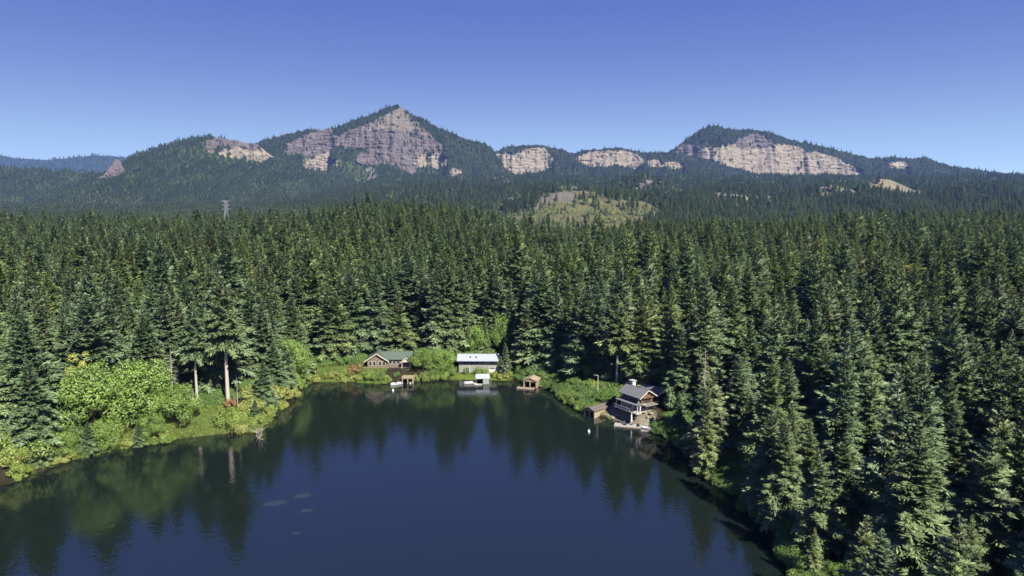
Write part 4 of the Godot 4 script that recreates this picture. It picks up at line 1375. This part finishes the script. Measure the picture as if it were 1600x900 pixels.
func boathouses() -> void:
	# at the green-roofed cabin: a flat tan roof over two bays
	var o := thing("boathouse", "tan boathouse with a flat roof and two dark bays below the cabin", "boathouse", Vector3(-38.0, 0, -243.9), 0.02)
	o.scale = Vector3(0.9, 0.8, 0.9)
	part(o, "roof", box(Vector3(-2.5, 2.75, -2.6), Vector3(2.3, 2.95, 1.6)), M.tan_roof)
	part(o, "fascia", box(Vector3(-2.48, 2.35, 1.3), Vector3(2.28, 2.748, 1.5)), M.tan_wall)
	for x in [-2.2, 0.0, 2.0]:
		part(o, "post", box(Vector3(x - 0.17, -0.7, 1.15), Vector3(x + 0.17, 2.348, 1.45)), M.tan_wall)
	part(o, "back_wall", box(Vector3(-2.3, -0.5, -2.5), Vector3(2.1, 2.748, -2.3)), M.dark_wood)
	for x in [-2.3, 2.1]:
		part(o, "side_wall", box(Vector3(x - 0.06, -0.5, -2.29), Vector3(x + 0.06, 2.748, 1.148)), M.tan_wall)
	boat("white motorboat moored left of the tan flat-roofed boathouse", Vector3(-41.9, 0.05, -241.6), 0.6, 4.4, true)
	boat("white boat parked inside the right bay below the cabin", Vector3(-37.0, 0.05, -243.2), 1.5, 2.6, false)
	# at the pale-roofed house
	o = thing("boathouse", "grey-roofed boathouse with one open bay before the lawn", "boathouse", Vector3(-10.8, 0, -243.8), 0.1)
	o.scale = Vector3.ONE * 0.88
	roof(o, -2.9, 2.9, -2.4, 2.0, 2.3, 3.7, 0.14, M.pale_roof)
	part(o, "front_wall", box(Vector3(0.1, -0.5, 1.7), Vector3(2.6, 2.34, 1.85)), M.sage_wall)
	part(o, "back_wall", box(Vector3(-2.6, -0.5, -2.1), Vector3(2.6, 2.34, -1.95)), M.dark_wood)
	for x in [-2.6, 2.5]:
		part(o, "side_wall", box(Vector3(x, -0.5, -1.948), Vector3(x + 0.12, 2.34, 1.698)), M.sage_wall)
	boat("white motorboat tied left of the grey-roofed boathouse", Vector3(-15.4, 0.05, -242.8), 0.25, 4.2, true)
	boat("low white boat half inside the grey-roofed boathouse", Vector3(-12.2, 0.05, -240.8), 0.15, 2.8, false)
	# tan boathouse on the far shore
	open_boathouse("boathouse", "tan boathouse with a square opening and a plank dock in front", Vector3(7.2, 0.25, -239.8), -0.35, 4.6, 4.2, 2.3, 0.75, M.tan_roof, M.tan_wall, 2)
	dock("tan plank dock in front of the tan boathouse", Vector3(4.8, 0.3, -235.8), -0.3, 6.2, 2.0, 9, M.deck_wood)
	dock("narrow white gangway right of the tan boathouse", Vector3(12.2, 0.4, -239.4), 0.35, 4.6, 0.9, 6, M.white_paint)
	boat("covered blue-grey boat in the shade right of the gangway", Vector3(15.9, 0.2, -238.6), 0.9, 3.6, false)
	# brown-roofed boathouse beside the lake house
	open_boathouse("boathouse", "boathouse with a brown gable roof and two bays beside the lake house", Vector3(26.6, 0.1, -206.2), -0.86, 4.0, 7.0, 2.2, 0.55, M.brown_roof, M.tan_wall, 2)
	dock("grey plank dock at the lake house shore", Vector3(34.4, 0.35, -194.4), -0.28, 8.6, 3.0, 12, M.grey_planks)
	dock("weathered float beside the lake house dock", Vector3(39.4, 0.3, -190.9), -0.2, 4.4, 2.4, 7, M.grey_planks)
	boat("white rowing boat pulled up on the right end of the dock", Vector3(39.2, 0.55, -190.3), -0.35, 3.6, false)
	var u := thing("closed_umbrella", "tall white closed umbrella standing on the lake house dock", "umbrella", Vector3(35.2, 0.43, -194.9))
	var b := Build.new()
	b.tube(PackedVector3Array([Vector3.ZERO, Vector3(0, 3.9, 0)]), PackedFloat32Array([0.06, 0.05]), 7)
	part(u, "pole", b, M.white_paint)
	b = Build.new()
	b.tube(PackedVector3Array([Vector3(0, 0.9, 0), Vector3(0, 1.2, 0), Vector3(0, 2.8, 0), Vector3(0, 3.7, 0)]), PackedFloat32Array([0.26, 0.3, 0.2, 0.07]), 9)
	part(u, "canopy", b, M.white_hull)
	b = Build.new()
	b.tube(PackedVector3Array([Vector3(0, 0.0, 0), Vector3(0, 0.14, 0)]), PackedFloat32Array([0.45, 0.4]), 10)
	part(u, "base", b, M.dark_seat)
	for i in 2:
		var c := thing("deck_chair", ["dark deck chair left of the white umbrella", "dark deck chair right of the white umbrella"][i], "chair", Vector3([33.4, 37.0][i], 0.43, [-194.6, -193.4][i]), 0.5 + i * 2.2, "chairs on the dock")
		part(c, "seat", box(Vector3(-0.35, 0.3, -0.4), Vector3(0.35, 0.38, 0.4)), M.dark_seat)
		var back := Build.new()
		back.bar(Vector3(0, 0.34, -0.42), Vector3(0, 1.05, -0.75), 0.7, 0.06)
		part(c, "backrest", back, M.dark_seat)
		for x in [-0.3, 0.3]:
			for z in [-0.35, 0.35]:
				part(c, "leg", box(Vector3(x - 0.03, 0, z - 0.03), Vector3(x + 0.03, 0.298, z + 0.03)), M.dark_seat)
	# steps and stone wall between boathouse and house
	var st := thing("stairs", "weathered wooden steps climbing from the brown-roofed boathouse", "stairs", Vector3(30.6, 0.6, -204.6), -0.7)
	for i in 9:
		part(st, "tread", box(Vector3(-0.75, i * 0.4 - 0.3, -i * 0.36), Vector3(0.75, i * 0.4 - 0.18, -i * 0.36 + 0.4)), M.deck_wood)
	for s in [-0.8, 0.8]:
		var sb := Build.new()
		sb.bar(Vector3(s, -0.5, 0.4), Vector3(s, 3.0, -2.9), 0.1, 0.3)
		part(st, "stringer", sb, M.deck_wood)
		sb = Build.new()
		sb.bar(Vector3(s, 0.6, 0.4), Vector3(s, 4.0, -2.9), 0.08, 0.08)
		part(st, "handrail", sb, M.deck_wood)
	rng.seed = 640
	for i in 18:
		var t := i / 17.0
		var p := Vector2(29.8, -201.8).lerp(Vector2(42.2, -191.8), t) + Vector2(rng.randf_range(0.2, 2.0), rng.randf_range(-1.8, -0.2))
		var s := rng.randf_range(0.35, 0.85)
		one("boulder", stone(i, s).mesh(null, M.stone), "tan shore stone below the lake house, number %s of the row counted from the boathouse" % number_words(i + 1), "stone", Vector3(p.x, height_at(p.x, p.y) + s * 0.2, p.y), rng.randf() * TAU, "stones below the lake house")

func stone(sd: int, r: float) -> Build:
	var sp := SphereMesh.new()
	sp.radial_segments = 9
	sp.rings = 5
	sp.radius = r
	sp.height = r * 1.3
	var a := sp.get_mesh_arrays()
	var b := Build.new()
	var vs: PackedVector3Array = a[Mesh.ARRAY_VERTEX]
	var idx: PackedInt32Array = a[Mesh.ARRAY_INDEX]
	for i in vs.size():
		vs[i] *= 1.0 + 0.35 * n_fine.get_noise_3d(vs[i].x / r + sd * 9.0, vs[i].y / r, vs[i].z / r)
	for i in range(0, idx.size(), 3):
		b.tri(vs[idx[i]], vs[idx[i + 1]], vs[idx[i + 2]])
	return b

func dock(label: String, at: Vector3, turn: float, ln: float, wide: float, planks: int, m: Material) -> void:
	var o := thing("dock", label, "dock", at, turn)
	for i in planks:
		var x0 := -ln / 2 + ln * i / planks
		part(o, "plank", box(Vector3(x0, -0.06 + 0.008 * (i % 3), -wide / 2), Vector3(x0 + ln / planks - 0.03, 0.06 + 0.008 * (i % 3), wide / 2)), m)
	for z in [-wide / 2 + 0.15, wide / 2 - 0.15]:
		part(o, "beam", box(Vector3(-ln / 2, -0.28, z - 0.09), Vector3(ln / 2, -0.062, z + 0.09)), M.deck_wood)
	for x in [-ln / 2 + 0.3, ln / 2 - 0.3]:
		for z in [-wide / 2 - 0.1, wide / 2 + 0.1]:
			part(o, "pile", box(Vector3(x - 0.1, -2.2, z - 0.1), Vector3(x + 0.1, 0.35, z + 0.1)), M.deck_wood)

func boat(label: String, at: Vector3, turn: float, ln: float, cabin: bool) -> void:
	# bow towards -x
	var o := thing("boat", label, "boat", at, turn)
	var hull := Build.new()
	var w := ln * 0.2
	var rings := []
	for i in 8:
		var t := i / 7.0
		var x := lerpf(-ln / 2, ln / 2, t)
		var half := w * sqrt(minf(1.0, t * 2.2)) * lerpf(1.0, 0.9, ss(0.5, 1.0, t)) + 0.02
		var sheer := lerpf(0.75, 0.5, t) * ln / 4.2
		rings.append([Vector3(x + ln * 0.05 * (1.0 - t), -0.2, 0), Vector3(x, 0.05, half * 0.75), Vector3(x - 0.15 * (1.0 - t), sheer, half), Vector3(x - 0.15 * (1.0 - t), sheer, half - 0.08), Vector3(x, 0.2, half * 0.6)])
	for i in 7:
		for s in [1.0, -1.0]:
			for k in 4:
				var q := []
				for c in [[i, k], [i + 1, k], [i + 1, k + 1], [i, k + 1]]:
					var v: Vector3 = rings[c[0]][c[1]]
					q.append(Vector3(v.x, v.y, v.z * s))
				hull.quad(q[0], q[1], q[2], q[3])
			var f0: Vector3 = rings[i][4]
			var f1: Vector3 = rings[i + 1][4]
			hull.quad(Vector3(f0.x, 0.2, 0), Vector3(f1.x, 0.2, 0), Vector3(f1.x, 0.2, f1.z * s), Vector3(f0.x, 0.2, f0.z * s))
	for s in [1.0, -1.0]:
		var e: Array = rings[7]
		hull.quad(e[0], Vector3(e[1].x, e[1].y, e[1].z * s), Vector3(e[2].x, e[2].y, e[2].z * s), Vector3(e[2].x, e[2].y, 0))
	part(o, "hull", hull, M.white_hull)
	for x in [0.1, 0.3]:
		part(o, "seat", box(Vector3(ln * x - 0.2, 0.21, -w * 0.55), Vector3(ln * x + 0.25, 0.45, w * 0.55)), M.dark_seat if cabin else M.deck_wood)
	if cabin:
		var sc := Build.new()
		sc.quad(Vector3(-ln * 0.1, 0.5, -w * 0.8), Vector3(-ln * 0.1, 0.5, w * 0.8), Vector3(-ln * 0.02, 1.05, w * 0.6), Vector3(-ln * 0.02, 1.05, -w * 0.6))
		part(o, "windscreen", sc, M.glass)
		part(o, "foredeck", box(Vector3(-ln * 0.36, 0.5, -w * 0.55), Vector3(-ln * 0.1, 0.62, w * 0.55)), M.white_hull)
		part(o, "engine", box(Vector3(ln * 0.5 + 0.02, 0.0, -0.2), Vector3(ln * 0.5 + 0.4, 1.0, 0.2)), M.dark_seat)
	else:
		for s in [-1.0, 1.0]:
			var oar := Build.new()
			oar.bar(Vector3(-ln * 0.2, 0.5, s * w * 0.5), Vector3(ln * 0.35, 0.42, s * w * 0.35), 0.06)
			part(o, "oar", oar, M.deck_wood)

# ---------------------------------------------------------------- small things
func pylon(label: String, at: Vector3, h: float, turn: float) -> void:
	var o := thing("transmission_tower", label, "pylon", at, turn, "transmission towers")
	var w0 := h * 0.13
	var w1 := h * 0.035
	var waist := h * 0.62
	for sx in [-1, 1]:
		for sz in [-1, 1]:
			var b := Build.new()
			b.bar(Vector3(sx * w0, 0, sz * w0), Vector3(sx * w1, waist, sz * w1), 0.34)
			b.bar(Vector3(sx * w1, waist, sz * w1), Vector3(sx * w1 * 1.15, h, sz * w1 * 1.15), 0.3)
			part(o, "leg", b, M.steel)
	for k in 9:
		var y0 := h * k / 9.0
		var y1 := h * (k + 1) / 9.0
		var a := lerpf(w0, w1, minf(1.0, y0 / waist))
		var c := lerpf(w0, w1, minf(1.0, y1 / waist))
		var b := Build.new()
		for s in [-1, 1]:
			b.bar(Vector3(-a, y0, s * a), Vector3(c, y1, s * c), 0.18)
			b.bar(Vector3(a, y0, s * a), Vector3(-c, y1, s * c), 0.18)
			b.bar(Vector3(s * a, y0, -a), Vector3(s * c, y1, c), 0.18)
			b.bar(Vector3(s * a, y0, a), Vector3(s * c, y1, -c), 0.18)
		part(o, "bracing", b, M.steel)
	for y in [0.72, 0.86, 0.99]:
		var b := Build.new()
		for s in [-1, 1]:
			b.bar(Vector3(s * w1, h * y, 0), Vector3(s * h * 0.14, h * y - 0.3, 0), 0.3)
			b.bar(Vector3(s * w1, h * y - h * 0.05, 0), Vector3(s * h * 0.14, h * y - 0.3, 0), 0.25)
		part(o, "crossarm", b, M.steel)

func wire(label: String, a: Vector3, b: Vector3, sag: float) -> void:
	var p := PackedVector3Array()
	var r := PackedFloat32Array()
	for i in 13:
		var t := i / 12.0
		p.append(a.lerp(b, t) - Vector3(0, sag * 4.0 * t * (1.0 - t), 0))
		r.append(0.08)
	var m := Build.new()
	m.tube(p, r, 4)
	one("power_line", m.mesh(null, M.steel), label, "cable", Vector3.ZERO, 0, "power lines")

func make_small_things() -> void:
	# power line over the forest edge
	var ta := Vector3(-458, 24, -1100)
	var tb := Vector3(-262, 24, -1330)
	pylon("lattice transmission tower above the forest edge, nearest and largest", ta, 47, 0.7)
	pylon("small pale transmission tower above the middle of the forest", tb, 40, 0.7)
	for i in 2:
		var y: float = [0.86, 0.72][i]
		var which: String = ["upper", "lower"][i]
		wire("%s power line falling left from the nearest tower" % which, ta + Vector3(-4, 47 * y, 4), Vector3(-760, 8 + 30 * y, -1010), 6)
		wire("%s power line from the nearest tower to the middle one" % which, ta + Vector3(4, 47 * y, -4), tb + Vector3(-4, 40 * y, 4), 7)
	# rock pinnacle standing off the foothill
	var rk := Build.new()
	var rings := []
	for i in 15:
		var t := i / 14.0
		var ring := PackedVector3Array()
		for k in 26:
			var a := TAU * k / 26.0
			var r := lerpf(78.0, 8.0, pow(t, 0.75)) * (1.0 + 0.55 * n_ridge.get_noise_3d(cos(a) * 1.1, t * 0.9, sin(a) * 1.1) - 0.2)
			ring.append(Vector3(cos(a) * r + t * 12.0, t * 105.0 + n_fine.get_noise_2d(a * 2.0, t * 9.0) * 6.0, sin(a) * r))
		rings.append(ring)
	for i in 14:
		for k in 26:
			var k2 := (k + 1) % 26
			rk.col = ROCK_COLOR.grey * (1.05 + 0.3 * n_fine.get_noise_2d(k * 3.0, i * 2.0))
			rk.quad(rings[i][k], rings[i][k2], rings[i + 1][k2], rings[i + 1][k])
	one("rock_pinnacle", rk.mesh(null, M.cliff_rock), "bare grey rock pinnacle on the left shoulder of the foothill", "rock", Vector3(-2190, 205, -3820), 0.4)
	# buoys
	for q in [[Vector3(22.1, 0, -189.7), "white buoy floating left of the lake house dock"], [Vector3(-41.7, 0, -233.1), "white buoy floating off the green-roofed cabin's boathouse"]]:
		var o := thing("buoy", q[1], "buoy", q[0], 0, "buoys")
		var b := Build.new()
		b.tube(PackedVector3Array([Vector3(0, -0.3, 0), Vector3(0, -0.1, 0), Vector3(0, 0.35, 0), Vector3(0, 0.6, 0)]), PackedFloat32Array([0.15, 0.38, 0.38, 0.16]), 10)
		part(o, "float", b, M.white_hull)
		b = Build.new()
		b.tube(PackedVector3Array([Vector3(0, 0.6, 0), Vector3(0, 1.0, 0)]), PackedFloat32Array([0.07, 0.07]), 6)
		part(o, "post", b, M.white_hull)
	# lamp post on the bank
	var lp := thing("lamp_post", "thin pale lamp post among the shrubs left of the lake house", "lamp post", Vector3(27.6, height_at(27.6, -214.0), -214.0))
	var b := Build.new()
	b.tube(PackedVector3Array([Vector3(0, -0.3, 0), Vector3(0, 7.4, 0)]), PackedFloat32Array([0.13, 0.09]), 7)
	part(lp, "pole", b, M.cream_trim)
	b = Build.new()
	b.bar(Vector3(0.05, 7.35, 0), Vector3(-0.9, 7.5, 0), 0.1)
	part(lp, "arm", b, M.cream_trim)
	part(lp, "lamp_head", box(Vector3(-1.35, 7.4, -0.14), Vector3(-0.85, 7.56, 0.14)), M.steel)
	# thin pale discs added on the water, standing in for cloud reflections
	var pale_disc := mat("pale_disc", Color(0.032, 0.046, 0.064), 0.25, 0, 0.5, 0.4)
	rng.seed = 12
	for q in [[-47.0, -146.5, 2.6, "added pale disc on the water, rightmost of the upper pair"], [-52.0, -142.5, 3.0, "longest added pale disc on the open water"], [-44.0, -139.0, 1.8, "added pale disc on the water below the other two"], [-43.0, -129.0, 1.2, "small added pale disc nearest the bottom edge"]]:
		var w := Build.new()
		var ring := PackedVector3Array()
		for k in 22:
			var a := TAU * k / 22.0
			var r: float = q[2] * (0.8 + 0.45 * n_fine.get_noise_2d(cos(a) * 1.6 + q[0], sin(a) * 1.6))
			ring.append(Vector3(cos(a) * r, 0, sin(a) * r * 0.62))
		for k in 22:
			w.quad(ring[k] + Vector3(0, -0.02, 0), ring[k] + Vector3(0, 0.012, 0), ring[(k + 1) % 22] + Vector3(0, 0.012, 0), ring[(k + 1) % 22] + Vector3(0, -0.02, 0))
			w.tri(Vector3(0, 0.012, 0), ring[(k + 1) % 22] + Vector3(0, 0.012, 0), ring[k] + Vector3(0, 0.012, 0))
		one("added_pale_disc", w.mesh(null, pale_disc), q[3], "added disc", Vector3(q[0], 0.0, q[1]), 0.3, "added pale discs on the water")
